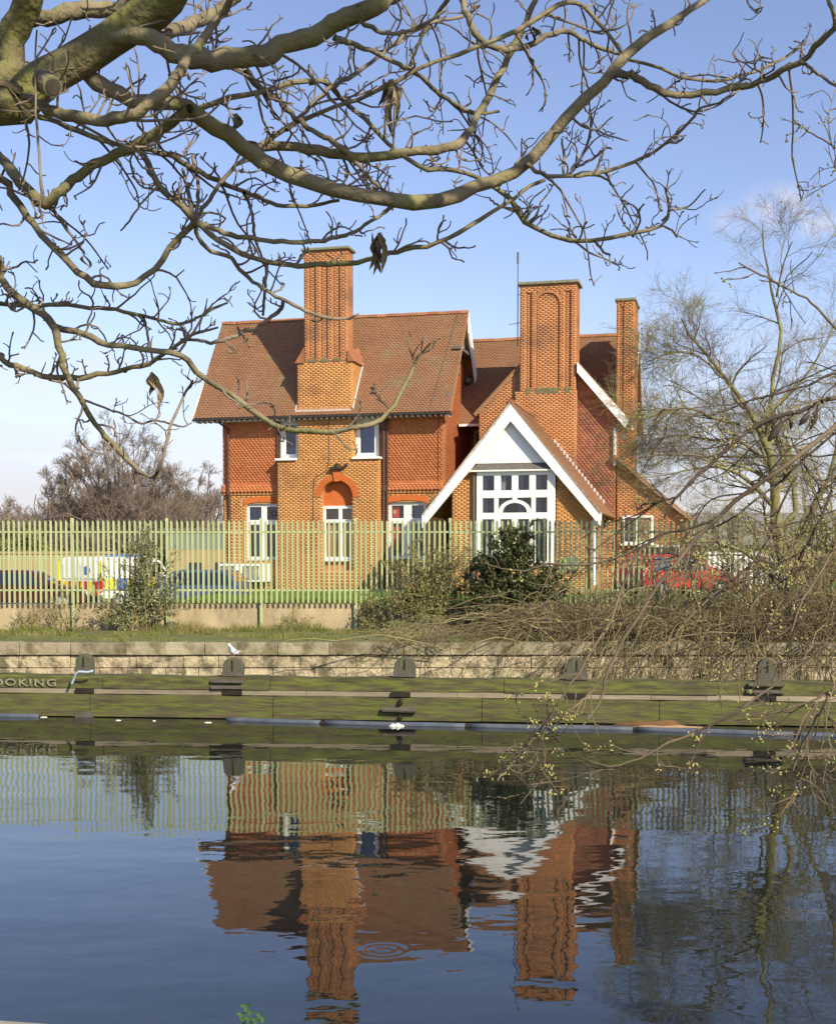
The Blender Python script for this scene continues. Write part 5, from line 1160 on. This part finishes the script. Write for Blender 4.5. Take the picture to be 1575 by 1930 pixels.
# ------------------------------------------------------------------ the overhanging tree in the foreground
raw = [
 (4.6,4.5,[(0,205,74),(60,165,72),(110,132,69),(200,80,66),(290,18,66),(335,-35,64)],1),
 (5.0,5.0,[(-15,150,48),(20,70,52),(60,-15,54)],1),
 (4.59,4.7,[(215,72,22),(250,66,32),(275,70,34),(300,82,36),(340,105,38),(400,111,38),(440,111,37),(495,106,37),(530,88,35),(590,68,35),(625,48,34),(670,28,34),(717,4,34),(745,-15,32)],1),
 (4.60,5.4,[(255,62,18),(290,66,22),(311,62,24),(345,52,24),(380,37,24),(413,20,22),(450,-10,20)],0),
 (4.4,4.4,[(-5,158,14),(30,176,16),(65,190,17),(90,207,20),(130,217,22),(180,224,22),(225,223,22),(263,208,22),(300,180,21),(330,150,20),(350,118,18),(378,82,16),(400,52,15),(418,25,14),(440,-12,12)],1),
 (4.66,5.6,[(125,112,18),(150,125,22),(175,146,28),(200,165,28),(222,178,28),(263,194,28),(317,192,28),(345,196,28),(381,225,32),(415,245,30),(444,263,30),(476,290,30),(497,305,30),(530,322,30),(559,336,29),(622,355,28),(686,368,28),(749,378,27),(813,382,26),(860,368,26),(900,352,24),(945,336,23),(993,308,22),(1040,254,21),(1072,216,20),(1120,171,20),(1152,136,20),(1183,102,19),(1231,63,17),(1279,32,14),(1320,3,12),(1345,-15,12)],1),
 (5.6,5.2,[(1152,140,14),(1170,138,15),(1193,143,15),(1225,162,15),(1250,175,14),(1285,180,14),(1325,178,13),(1379,166,13),(1420,157,12),(1460,140,12),(1506,116,11),(1541,84,11),(1571,46,10),(1565,13,8),(1553,-12,7)],1),
 (5.2,5.2,[(1506,116,7),(1525,127,6),(1545,142,6),(1580,166,5)],0),
 (5.3,5.9,[(476,290,11),(505,262,10),(559,229,9),(622,206,8),(686,184,8),(749,152,8),(797,127,8),(860,102,8),(913,83,8),(977,54,9),(1040,19,9),(1072,4,9),(1098,10,8),(1123,35,8),(1140,55,7),(1160,85,7),(1183,111,6),(1231,124,6),(1279,143,6),(1312,151,6),(1352,152,6),(1385,146,6),(1433,132,5),(1474,111,5),(1501,92,4),(1514,76,3)],0),
 (5.3,6.0,[(540,245,8),(565,222,8),(606,178,8),(640,158,8),(670,140,8),(717,105,7),(749,76,7),(790,51,7),(829,38,6),(870,32,6),(905,10,5)],0),
 (4.9,5.9,[(630,70,13),(650,78,12),(675,86,10),(717,105,9),(765,127,9),(797,149,8),(829,178,8),(860,198,7),(900,214,6),(940,210,5)],0),
 (5.0,5.5,[(455,112,12),(463,133,12),(480,155,12),(505,178,12),(527,190,11),(552,216,11),(590,248,10),(622,263,10),(654,289,9),(672,300,9)],0),
 (5.3,5.8,[(470,275,17),(495,276,17),(543,276,17),(597,282,18),(654,295,19),(717,295,18),(781,286,17),(844,279,17),(869,267,16),(891,235,14),(913,197,13),(936,152,13),(958,108,12),(977,70,12),(993,35,11),(1009,-5,10)],1),
 (5.2,5.8,[(359,210,11),(381,203,11),(405,192,11),(428,184,11),(479,178,10),(527,165,10),(571,155,10),(610,153,10),(629,171,9),(654,194,9),(686,222,8),(717,254,8),(743,282,8),(781,311,8),(813,321,9),(844,317,9),(876,325,9),(900,336,8),(926,350,8),(955,368,10),(977,400,11),(993,422,10),(1025,438,9),(1072,454,9),(1120,454,8),(1167,444,8),(1215,435,7),(1245,425,6),(1260,406,6),(1258,381,5),(1253,352,4)],0),
 (5.4,5.4,[(990,308,9),(1002,317,8),(1025,330,8),(1072,333,7),(1120,327,7),(1167,314,7),(1215,295,6),(1263,263,6),(1301,228,5),(1318,205,5),(1350,195,4),(1370,183,4),(1393,170,3)],0),
 (4.8,5.2,[(359,205,20),(317,235,20),(279,260,19),(238,282,19),(190,305,18),(152,330,18),(111,362,19),(86,384,20),(63,371,20),(32,333,20),(5,302,18),(-30,270,18)],1),
 (5.0,5.1,[(-20,325,14),(19,365,14),(47,400,14),(62,419,13),(93,459,13),(124,490,13),(155,518,13),(186,536,13),(227,540,13),(264,527,12),(298,502,12),(326,462,12),(348,436,12),(367,417,13),(340,386,12),(315,365,12),(298,349,12),(285,320,11),(272,292,12)],1),
 (5.1,5.5,[(367,417,8),(358,380,7),(350,340,6),(345,318,6)],0),
 (5.1,5.6,[(369,414,8),(374,370,7),(371,330,6),(362,292,6)],0),
 (5.1,5.3,[(367,417,9),(380,396,8),(404,362,8),(428,330,8),(463,296,8)],0),
 (5.1,5.5,[(367,417,11),(385,423,10),(420,437,10),(472,449,9),(525,455,9),(594,455,8),(629,449,8),(664,439,7),(699,416,7),(727,399,6),(748,384,6)],0),
 (5.1,5.6,[(367,417,11),(402,444,11),(437,469,11),(479,486,10),(525,497,10),(566,502,10),(612,500,10),(657,495,10),(699,488,9),(734,479,9),(769,469,9),(821,458,8),(867,437,8),(898,417,8),(955,384,7),(993,355,7),(1028,340,6)],0),
 (5.1,5.4,[(367,417,9),(371,441,8),(392,469,8),(434,484,8),(451,507,8),(479,532,7),(507,551,7),(535,566,7),(560,577,7),(587,591,6),(622,600,6),(657,600,5),(675,591,4)],0),
 (5.0,5.2,[(-25,480,14),(0,520,14),(16,540,14),(40,565,15),(78,590,15),(103,616,15),(112,658,14),(124,698,13),(140,733,12),(162,770,11),(186,807,10),(205,830,11),(230,857,10),(258,885,8),(280,898,7),(297,900,6)],1),
 (5.05,5.4,[(103,616,13),(140,625,12),(171,636,12),(202,649,11),(249,655,11),(295,664,11),(336,667,11),(364,692,11),(398,720,11),(450,751,11),(490,786,11),(525,804,11),(566,814,11),(612,813,10),(664,807,10),(706,797,10),(734,776,8),(752,748,8),(772,703,7),(786,675,5),(811,647,3)],1),
 (5.3,5.4,[(-25,660,11),(0,677,11),(31,692,11),(78,708,11),(130,712,11),(186,708,10),(233,698,9),(280,683,9),(311,667,8),(342,645,7),(373,627,6),(410,617,4)],0),
 (5.5,5.6,[(-20,568,8),(0,571,8),(62,577,9),(109,574,8),(171,579,8),(217,583,7),(264,593,7),(295,602,6),(336,611,6),(373,599,5),(404,580,5),(429,571,4)],0),
 (5.0,5.7,[(54,216,9),(95,225,10),(159,251,10),(206,267,9),(270,279,10),(317,292,11),(349,311,10),(406,340,10),(463,362,9),(500,376,8),(527,387,8),(590,387,7),(638,378,6)],0),
 (5.7,5.9,[(869,-5,12),(885,41,12),(907,76,12),(939,92,12),(977,92,11),(1009,79,10),(1040,63,10),(1072,60,9),(1104,79,8),(1152,98,7),(1183,106,5)],0),
 (5.2,5.2,[(60,38,26),(111,29,30),(159,19,30),(222,16,28),(262,-10,28)],1),
 (4.3,4.3,[(70,57,3),(67,100,3.5),(68,190,4),(70,240,5),(74,290,5),(78,340,6),(80,380,8)],0),
 (5.0,5.1,[(95,385,7),(103,400,7),(124,428,6),(149,462,5),(160,478,4)],0),
 (5.2,5.3,[(290,900,7),(300,885,7),(311,850,6),(318,815,6),(326,792,6),(342,755,5),(352,735,5),(364,717,4)],0),
 (5.1,5.4,[(93,716,4),(125,725,5),(155,751,5),(202,770,4),(236,782,4),(264,798,4),(290,792,4),(311,795,4),(342,804,3),(362,797,2)],0),
 (5.4,5.3,[(270,598,5),(276,615,5),(280,640,5),(289,682,5)],0),
 (5.3,5.3,[(336,666,5),(350,645,5),(367,624,5),(380,598,4),(395,580,4),(410,566,3),(425,555,2.5)],0),
 (5.5,5.5,[(503,492,7),(500,535,6),(496,594,5)],0),
 (5.4,5.4,[(535,566,7),(528,583,8),(504,605,8),(480,620,8),(460,625,8),(437,636,8),(402,645,7),(372,642,6),(340,640,5)],0),
 (5.2,5.5,[(460,363,8),(470,385,6),(478,420,6),(482,455,5),(500,500,4)],0),
 (5.0,5.0,[(300,349,5),(270,380,4),(245,415,4),(228,435,3)],0),
 (5.3,5.7,[(1245,425,4),(1258,430,4),(1268,437,4),(1275,447,4)],0),
 (5.3,5.3,[(1258,398,4),(1280,393,4),(1300,386,3),(1328,357,2)],0),
 (5.3,5.2,[(1197,437,4),(1206,415,4),(1200,395,4),(1190,386,3),(1178,384,3)],0),
 (5.3,5.2,[(1201,397,3),(1213,385,3)],0),
 (5.3,5.2,[(1092,452,4),(1098,430,4),(1105,418,3)],0),
 (5.3,5.2,[(1120,455,5),(1130,465,5),(1138,476,5),(1150,480,4)],0),
 (5.0,4.9,[(1404,-5,3),(1413,12,4),(1422,19,4),(1432,14,4),(1431,2,3)],0),
 (5.5,5.7,[(1060,335,5),(1062,300,5),(1058,262,4)],0),
 (5.5,5.7,[(1072,330,6),(1090,305,6),(1105,275,5),(1113,240,5),(1110,205,3)],0),
 (5.5,5.7,[(1085,315,5),(1115,300,5),(1140,280,4),(1152,280,3)],0),
 (5.2,5.0,[(1263,263,4),(1275,268,4),(1285,262,4),(1290,255,3)],0),
 (5.7,5.9,[(977,400,6),(960,395,4),(935,385,4),(920,372,3)],0),
 (5.0,5.3,[(660,30,12),(690,45,10),(720,62,8),(760,60,7),(800,45,6),(840,20,5)],0),
 (5.9,6.1,[(850,-10,9),(820,30,7),(790,80,6),(770,130,5)],0),
 (5.4,5.6,[(654,296,9),(676,312,8),(700,340,7),(735,365,6),(760,378,5)],0),
]
trunk_base = np.array([-3.1, 3.9, 1.67]); 
big = empty('overhanging_tree', tuple(trunk_base), 0, 'old bare tree whose thick mossy limbs hang across the top of the view', 'tree')
tk = catmull([trunk_base, trunk_base+[0.03,.05,1.0], trunk_base+[.12,.1,2.1], trunk_base+[.5,.3,3.0], at(-60,235,4.6)], 16)
tubes_obj('trunk', [(tk[None], np.linspace(.30,.095,16)[None])], 16, M['bark_near'], big)
allP, allR = [], []
for i, (D0, D1, pts, key) in enumerate(raw):
    K = 40 if len(pts) > 8 else 16
    n = len(pts); Ds = [D0+(D1-D0)*k/(n-1)+.10*math.sin(i*1.7+k*.55)*(0 < k < n-1) for k in range(n)]
    q = [np.append(at(p_[0], p_[1], d), max(p_[2], 2.6)/2*d/F) for p_, d in zip(pts, Ds)]
    if pts[0][0] <= 0 or (i == 15 and False):
        r0 = q[0][3]; s = np.append(trunk_base+np.array([.25,.2,min(3.2, max(1.6, q[0][2]-1.9))]), r0*1.3); q = [s, (s+q[0])/2+np.array([0,0,.1,0])]+q
    c = catmull(q, K); rr_ = np.maximum(c[:, 3], .0022)
    wob = rng.normal(size=(K, 3))*np.minimum(rr_, .012)[:, None]*.28; wob[0] = 0
    P = (c[:, :3]+wob); rr_ = rr_*(1+rng.normal(size=K)*.045)
    tubes_obj('limb' if pts[0][2] > 13 else 'branch', [(P[None], rr_[None])], 14 if rr_.max() > .02 else 8, M['bark_big'] if rr_.max() > .045 else M['bark_near'] if rr_.max() > .0105 else M['bark_twig'], big)
    idx = np.linspace(0, K-1, 16).astype(int); allP.append(P[idx]); allR.append(rr_[idx])
AP_ = np.stack(allP); AR_ = np.stack(allR)
wts = np.array([max(1, int(np.linalg.norm(np.diff(p_, axis=0), axis=1).sum()/.12)) for p_ in AP_])
rep = np.repeat(np.arange(len(AP_)), wts)
S1, SR1 = grow(AP_[rep], np.minimum(AR_[rep], .0085), 1, tr=(.05,.99), L=(.04,.26), ang=(.5,1.2), K=7, curl=.30, up=.20, rf=.62, rmin=.0028, taper=.5, lt=.2)
S2, SR2 = grow(S1, SR1, 2, tr=(.3,1), L=(.02,.085), ang=(.5,1.1), K=5, curl=.34, up=.25, rf=.8, rmin=.0021, taper=.8, lt=.1)
S2b, SR2b = grow(S1, SR1, 1, tr=(.9,1), L=(.012,.035), ang=(.2,.9), K=3, curl=.3, up=.2, rf=1.2, rmin=.0026, taper=1.1, lt=0)
tubes_obj('spur_twigs', [(S1, SR1)], 6, M['bark_twig'], big, stuff=True); tubes_obj('spur_twigs', [(S2, SR2)], 5, M['bark_twig'], big, stuff=True); tubes_obj('spur_twigs', [(S2b, SR2b)], 5, M['bark_twig'], big, stuff=True)
# longer side shoots from the thicker limbs in the upper part, at their own depth behind
thick = np.array([i for i, (a_, c_, pts, k_) in enumerate(raw) if np.mean([p_[1] for p_ in pts]) < 330 and len(pts) > 7])
Lg, LgR = grow(AP_[np.repeat(thick, 5)], np.minimum(AR_[np.repeat(thick, 5)], .009), 1, tr=(.1,.95), L=(.25,.75), ang=(.4,1.2), K=12, curl=.16, up=.05, rf=.62, rmin=.0034, taper=.55)
Lg[:, :, 1] += np.linspace(0, .5, 12)[None]
tubes_obj('side_shoots', [(Lg, LgR)], 6, M['bark_twig'], big, stuff=True)
G2, GR2 = grow(Lg, LgR, 6, tr=(.2,1), L=(.04,.2), ang=(.5,1.2), K=6, curl=.42, up=.22, rf=.8, rmin=.0028, taper=.8); tubes_obj('spur_twigs', [(G2, GR2)], 5, M['bark_twig'], big, stuff=True)
# the rest of the crown, overhead and towards the sun, which dapples the limbs in view
ts = np.array(to_sun); pk = AP_.reshape(-1, 3)[rng.integers(AP_.shape[0]*16, size=46)]; c0 = pk+ts*rng.uniform(2.6, 4.6, 46)[:, None]
c0 = c0[(c0[:, 2] > 3.35+.50*np.maximum(c0[:, 1], 0)+.5)]; n_ = len(c0); dr = unit(rng.normal(size=(n_, 3))*np.array([1, .8, .45])); hl_ = rng.uniform(.5, 1.3, n_)[:, None]
UP = np.stack([c0-dr*hl_+np.array([0,0,.12]), c0-dr*hl_*.5, c0, c0+dr*hl_*.5, c0+dr*hl_+np.array([0,0,.15])], 1)+rng.normal(size=(n_, 5, 3))*.03
zmin = 3.35+.50*np.maximum(UP[..., 1], 0)+.25; UP[..., 2] = np.maximum(UP[..., 2], zmin)
UR = np.linspace(1, .6, 5)[None]*rng.uniform(.012, .045, n_)[:, None]; tubes_obj('upper_limbs', [(UP, UR)], 7, M['bark_near'], big, stuff=True)
UT, UTR = grow(UP, np.minimum(UR, .012), 6, L=(.1,.4), K=6, curl=.3, up=.25, rf=.6, rmin=.004); tubes_obj('upper_twigs', [(UT, UTR)], 4, M['bark_twig'], big, stuff=True)
# sawn stub on the big limb
b = MB(); c0 = at(92,158,4.42); d = Vector((.5,-.72,-.45)).normalized()
pp = [Vector(c0)+d*t for t in (-.05,.02,.05,.052)]; b.tube([tuple(Vector(q)-Vector(trunk_base)) for q in pp[:3]], [.042,.036,.033], 12); st_ = b.build('sawn_stub', M['bark_near'], big)
b = MB(); b.tube([tuple(Vector(q)-Vector(trunk_base)) for q in (pp[2]-d*.003, pp[2]+d*.004)], [.028,.026], 10); b.build('hollow_end', M['deaddark'], st_)
# clusters of curled dead leaves still hanging
def dead_cluster(cx, cy, D, items, m):
    for (dx, dy, ln_, w_) in items:
        p0 = at(cx+dx*.4, cy, D+rng.normal()*.03); p1 = at(cx+dx, cy+dy, D+rng.normal()*.04); nrm = unit(rng.normal(size=3))
        K = 7; b = MB(); hw = w_/2*D/F; base = []
        for k in range(K):
            t = k/(K-1); c = p0*(1-t)+p1*t+np.array([.012*math.sin(5*t+dx), .02*math.sin(4*t+dy), 0]); w = hw*math.sin(math.pi*min(1, .12+t*.88))**.7+.001
            sd = np.array([math.cos(t*1.5+dx), math.sin(t*1.5+dx), 0])*w; base.append((c-sd, c+np.array([0, hw*.7, 0]), c+sd))
        for k in range(K-1):
            for s in (0, 1): b.poly([base[k][s]-trunk_base, base[k][s+1]-trunk_base, base[k+1][s+1]-trunk_base, base[k+1][s]-trunk_base])
        b.build('dead_leaf', m, big, fix=False)
dead_cluster(712,440,5.3,[(-14,68,0,13),(-8,78,0,12),(2,74,0,13),(8,60,0,12),(12,74,0,10),(-4,50,0,14),(6,40,0,12)], M['deadleaf'])
dead_cluster(735,150,5.6,[(-12,70,0,12),(2,110,0,13),(12,98,0,12),(-6,85,0,12),(6,60,0,11),(18,52,0,10),(-20,48,0,10)], M['deadleaf'])
dead_cluster(284,702,5.2,[(2,30,0,14),(10,52,0,13),(18,68,0,12),(6,45,0,14)], M['deadleaf'])
dead_cluster(160,478,5.1,[(2,22,0,7),(5,30,0,6)], M['deadleaf']); dead_cluster(440,212,5.2,[(6,38,0,16),(-2,34,0,14)], M['deadleaf']); dead_cluster(1000,48,5.7,[(4,30,0,12),(12,26,0,11),(-5,32,0,10)], M['deaddark'])

# ------------------------------------------------------------------ budding tree at the right
rawb = [
 (6.4,6.2,[(1620,770,14),(1575,802,12),(1510,855,12),(1462,890,11),(1402,933,10),(1343,983,10),(1307,1016,10),(1287,1048,9),(1244,1095,9),(1223,1129,9),(1193,1179,8),(1164,1224,8),(1149,1256,8),(1139,1286,7),(1134,1313,6),(1114,1346,5),(1096,1368,4)]),
 (6.8,6.8,[(1620,735,10),(1575,748,10),(1533,762,10),(1481,783,10),(1438,795,10),(1407,814,9),(1367,848,9),(1343,871,8),(1302,907,8),(1276,936,7),(1262,955,5),(1248,976,4)]),
 (6.8,6.9,[(1276,936,5),(1240,945,5),(1214,950,4),(1200,962,3)]),
 (6.4,6.6,[(1343,983,7),(1300,995,6),(1248,1007,5),(1198,1037,5),(1149,1055,5),(1099,1065,5),(1039,1063,5),(999,1072,4),(970,1075,4),(937,1070,3),(912,1060,3)]),
 (6.4,6.1,[(1250,1010,5),(1211,1030,5),(1193,1057,5),(1179,1095,6),(1164,1124,6),(1154,1162,6),(1124,1211,6),(1094,1261,6),(1069,1296,5),(1049,1333,5),(1034,1353,5),(1017,1373,5),(1000,1398,5),(975,1430,4),(950,1455,4),(937,1470,3)]),
 (6.2,6.1,[(1137,1275,6),(1111,1306,5),(1084,1331,5),(1054,1358,5),(1040,1370,3)]),
 (6.0,6.1,[(1620,1170,9),(1575,1195,7),(1533,1237,7),(1480,1273,7),(1443,1303,6),(1377,1347,6),(1317,1380,6),(1263,1400,5),(1210,1427,5),(1177,1440,4),(1140,1443,4),(1093,1427,3)]),
 (6.1,6.1,[(1177,1440,4),(1140,1452,4),(1093,1457,4),(1059,1455,3),(1029,1453,3),(1000,1438,3),(977,1428,3)]),
 (5.9,5.9,[(1610,1240,7),(1570,1293,6),(1550,1333,6),(1530,1367,6),(1507,1410,5),(1490,1460,4)]),
 (5.9,5.9,[(1550,1330,4),(1567,1363,3),(1585,1385,3)]),
 (5.9,5.9,[(1532,1378,4),(1517,1405,3),(1527,1447,3),(1537,1477,2.5)]),
 (5.9,6.0,[(1600,1285,5),(1575,1297,5),(1543,1313,5),(1500,1330,5),(1460,1343,5),(1433,1345,4),(1383,1360,3)]),
 (6.6,6.6,[(1630,700,6),(1600,652,6),(1571,618,6),(1545,586,6),(1519,563,5),(1487,547,5),(1455,528,5),(1423,512,5),(1391,497,4)]),
 (6.6,6.6,[(1620,330,4),(1575,278,4),(1536,256,4),(1510,238,3),(1493,224,3)]),
 (6.9,7.0,[(1620,690,6),(1568,703,6),(1519,727,5),(1458,743,5),(1407,756,4),(1368,775,4),(1330,782,3)]),
 (7.0,7.1,[(1407,756,3),(1360,765,3),(1304,769,3),(1278,770,3),(1234,770,3),(1198,772,2.5)]),
 (6.9,6.9,[(1600,850,4),(1510,858,4),(1455,859,4),(1423,860,4),(1343,860,4),(1278,857,3),(1201,862,3)]),
 (6.8,6.8,[(1620,790,7),(1575,815,6),(1510,868,6),(1474,902,6),(1426,940,5),(1390,969,5),(1367,983,4),(1300,1010,4)]),
 (6.7,6.6,[(1610,880,5),(1545,925,5),(1510,1000,5),(1470,1060,5),(1448,1080,5),(1370,1104,5),(1310,1150,4),(1280,1185,3)]),
 (6.6,6.5,[(1620,840,6),(1562,940,6),(1530,1010,6),(1509,1045,6),(1480,1090,5),(1440,1110,4),(1412,1150,3)]),
 (6.6,6.8,[(1500,900,5),(1474,945,5),(1457,996,5),(1422,1053,5),(1387,1088,5),(1366,1106,5),(1320,1160,4)]),
 (6.2,6.1,[(1620,985,7),(1575,1027,6),(1553,1067,6),(1527,1107,6),(1509,1137,5),(1490,1190,4)]),
 (6.8,6.8,[(1489,825,3),(1510,870,3),(1540,910,3),(1575,920,3)]),
 (6.5,6.4,[(1390,960,3),(1430,985,3),(1480,1010,3),(1520,1030,3)]),
 (6.4,6.4,[(1343,985,4),(1352,1020,4),(1365,1045,4),(1372,1070,3)]),
 (6.6,6.6,[(1575,1150,5),(1520,1160,5),(1460,1200,4),(1380,1225,4),(1320,1250,4),(1283,1275,3)]),
 (6.6,6.6,[(1580,960,4),(1500,985,4),(1420,1005,4),(1350,1020,3),(1290,1045,3),(1230,1060,3)]),
]
bb = np.array([4.3, 5.6, 1.67]); bt = empty('budding_tree', tuple(bb), 0, 'budding tree whose thin drooping branches with yellow buds cross the right side', 'tree')
tk = catmull([bb, bb+[-.05,.1,1.2], bb+[-.15,.2,2.4], bb+[-.3,.3,3.6]], 12); tubes_obj('trunk', [(tk[None], np.linspace(.12,.04,12)[None])], 10, M['bark_bud'], bt)
bP, bR = [], []
for i, (D0, D1, pts) in enumerate(rawb):
    n = len(pts); K = 24; q = [np.append(at(p_[0], p_[1], D0+(D1-D0)*k/(n-1)), p_[2]/2*(D0+(D1-D0)*k/(n-1))/F) for k, p_ in enumerate(pts)]
    if pts[0][0] >= 1600: s = np.append(bb+np.array([-.2,.2,float(np.clip(q[0][2]-1.5,1.0,3.4))]), q[0][3]*1.4); md = (s+q[0])/2+np.array([rng.normal()*.12, rng.normal()*.2, .22+rng.normal()*.1, 0]); q = [s, md]+q
    c = catmull(q, K); P = c[:, :3]+rng.normal(size=(K,3))*.003; r_ = np.maximum(c[:, 3]*.82, .003)
    tubes_obj('branch', [(P[None], r_[None])], 8, M['bark_bud'], bt); bP.append(P[::2]); bR.append(r_[::2])
bP = np.stack(bP); bR = np.stack(bR)
B0, BR0 = grow(bP, np.minimum(bR, .007), 2, tr=(.1,.75), L=(.4,1.0), ang=(.3,.8), K=12, curl=.10, up=-.06, rf=.62, rmin=.0030, taper=.5)
B0[:, :, 1] += .3*np.linspace(0, 1, 12)[None]*rng.normal(size=(len(B0), 1))
tubes_obj('thin_branches', [(B0, BR0)], 6, M['bark_bud'], bt, stuff=True)
bP = np.concatenate([bP, B0]); bR = np.concatenate([bR, BR0])
B1, BR1 = grow(bP, np.minimum(bR, .006), 5, tr=(.2,1), L=(.05,.4), ang=(.4,1.1), K=5, curl=.22, up=-.02, rf=.6, rmin=.0030, taper=.7)
B2, BR2 = grow(B1, BR1, 1, tr=(.3,1), L=(.04,.16), ang=(.4,1.1), K=4, curl=.2, up=0, rf=.8, rmin=.0026)
tubes_obj('twigs', [(B1, BR1)], 5, M['bark_bud'], bt, stuff=True); tubes_obj('twigs', [(B2, BR2)], 4, M['bark_bud'], bt, stuff=True)
src = np.concatenate([bP[:, 4:].reshape(-1,3), B1[:, -2:].reshape(-1,3), B2[:, -1]]); pick = src[rng.integers(len(src), size=230)]
C = np.repeat(pick, 6, axis=0)+rng.normal(size=(230*6,3))*.020; n = len(C)
d = unit(rng.normal(size=(n,3))+np.array([0,0,.4]))*rng.uniform(.005,.010,n)[:,None]
Pb = np.stack([C-d, C-d*.3, C+d*.5, C+d*1.1], 1); Rb = np.tile(np.array([.0018,.0050,.0047,.0012]), (n,1))*rng.uniform(.7,1.2,(n,1))
tubes_obj('buds', [(Pb, Rb)], 6, M['bud'], bt, stuff=True)
for cx, cy, ex_, ey_, w_ in ((1471,788,1449,832,15),(1482,785,1492,809,8),(1524,769,1507,802,12),(1539,765,1527,811,9)):
    p0, p1 = at(cx,cy,6.8), at(ex_,ey_,6.82); K = 8; t = np.linspace(0,1,K)[:,None]; P = p0*(1-t)+p1*t+np.array([.01,0,0])*np.sin(t*4)
    w = w_/2*6.8/F*np.array([.18,.3,.55,.85,1,.95,.7,.2]); tubes_obj('seed_pod', [(P[None], w[None])], 7, M['deaddark'], bt)
# sprig on the near quay edge
sp0 = at(476,1936,4.75); sg = empty('leafy_sprig', tuple(sp0), 0, 'small bright green sprig poking up at the bottom edge of the view', 'plant')
for lx, ly, ls in ((463,1897,9),(455,1912,8),(472,1908,8),(490,1913,7),(497,1921,7),(482,1924,8),(459,1925,9),(468,1920,7)):
    p = at(lx, ly, 4.75+random.uniform(-.03,.03)); st = catmull([sp0+[0,0,-.05], (sp0+p)/2+[0,0,.004], p], 6); tubes_obj('stem', [(st[None], np.full((1,6), .0010))], 5, M['leaf_fresh'], sg)
    for k in range(3):
        a = k*2.1+random.random(); dv_ = np.array([math.cos(a), -.35, math.sin(a)*.7+.2]); dv_ /= np.linalg.norm(dv_); r_ = ls*4.75/F*.85; q = p+dv_*r_*.7; sd = np.cross(dv_, [0,-1,.3]); sd /= np.linalg.norm(sd); nn = np.cross(dv_, sd)
        b = MB(); pts = [p, p+dv_*r_*.5+sd*r_*.45, p+dv_*r_*1.1+sd*r_*.4, p+dv_*r_*1.45, p+dv_*r_*1.1-sd*r_*.4, p+dv_*r_*.5-sd*r_*.45]; c_ = p+dv_*r_*.8+nn*r_*.15
        for j in range(6): b.poly([pts[j]-sp0, pts[(j+1) % 6]-sp0, c_-sp0])
        b.build('leaf', M['leaf_fresh'], sg, fix=False)
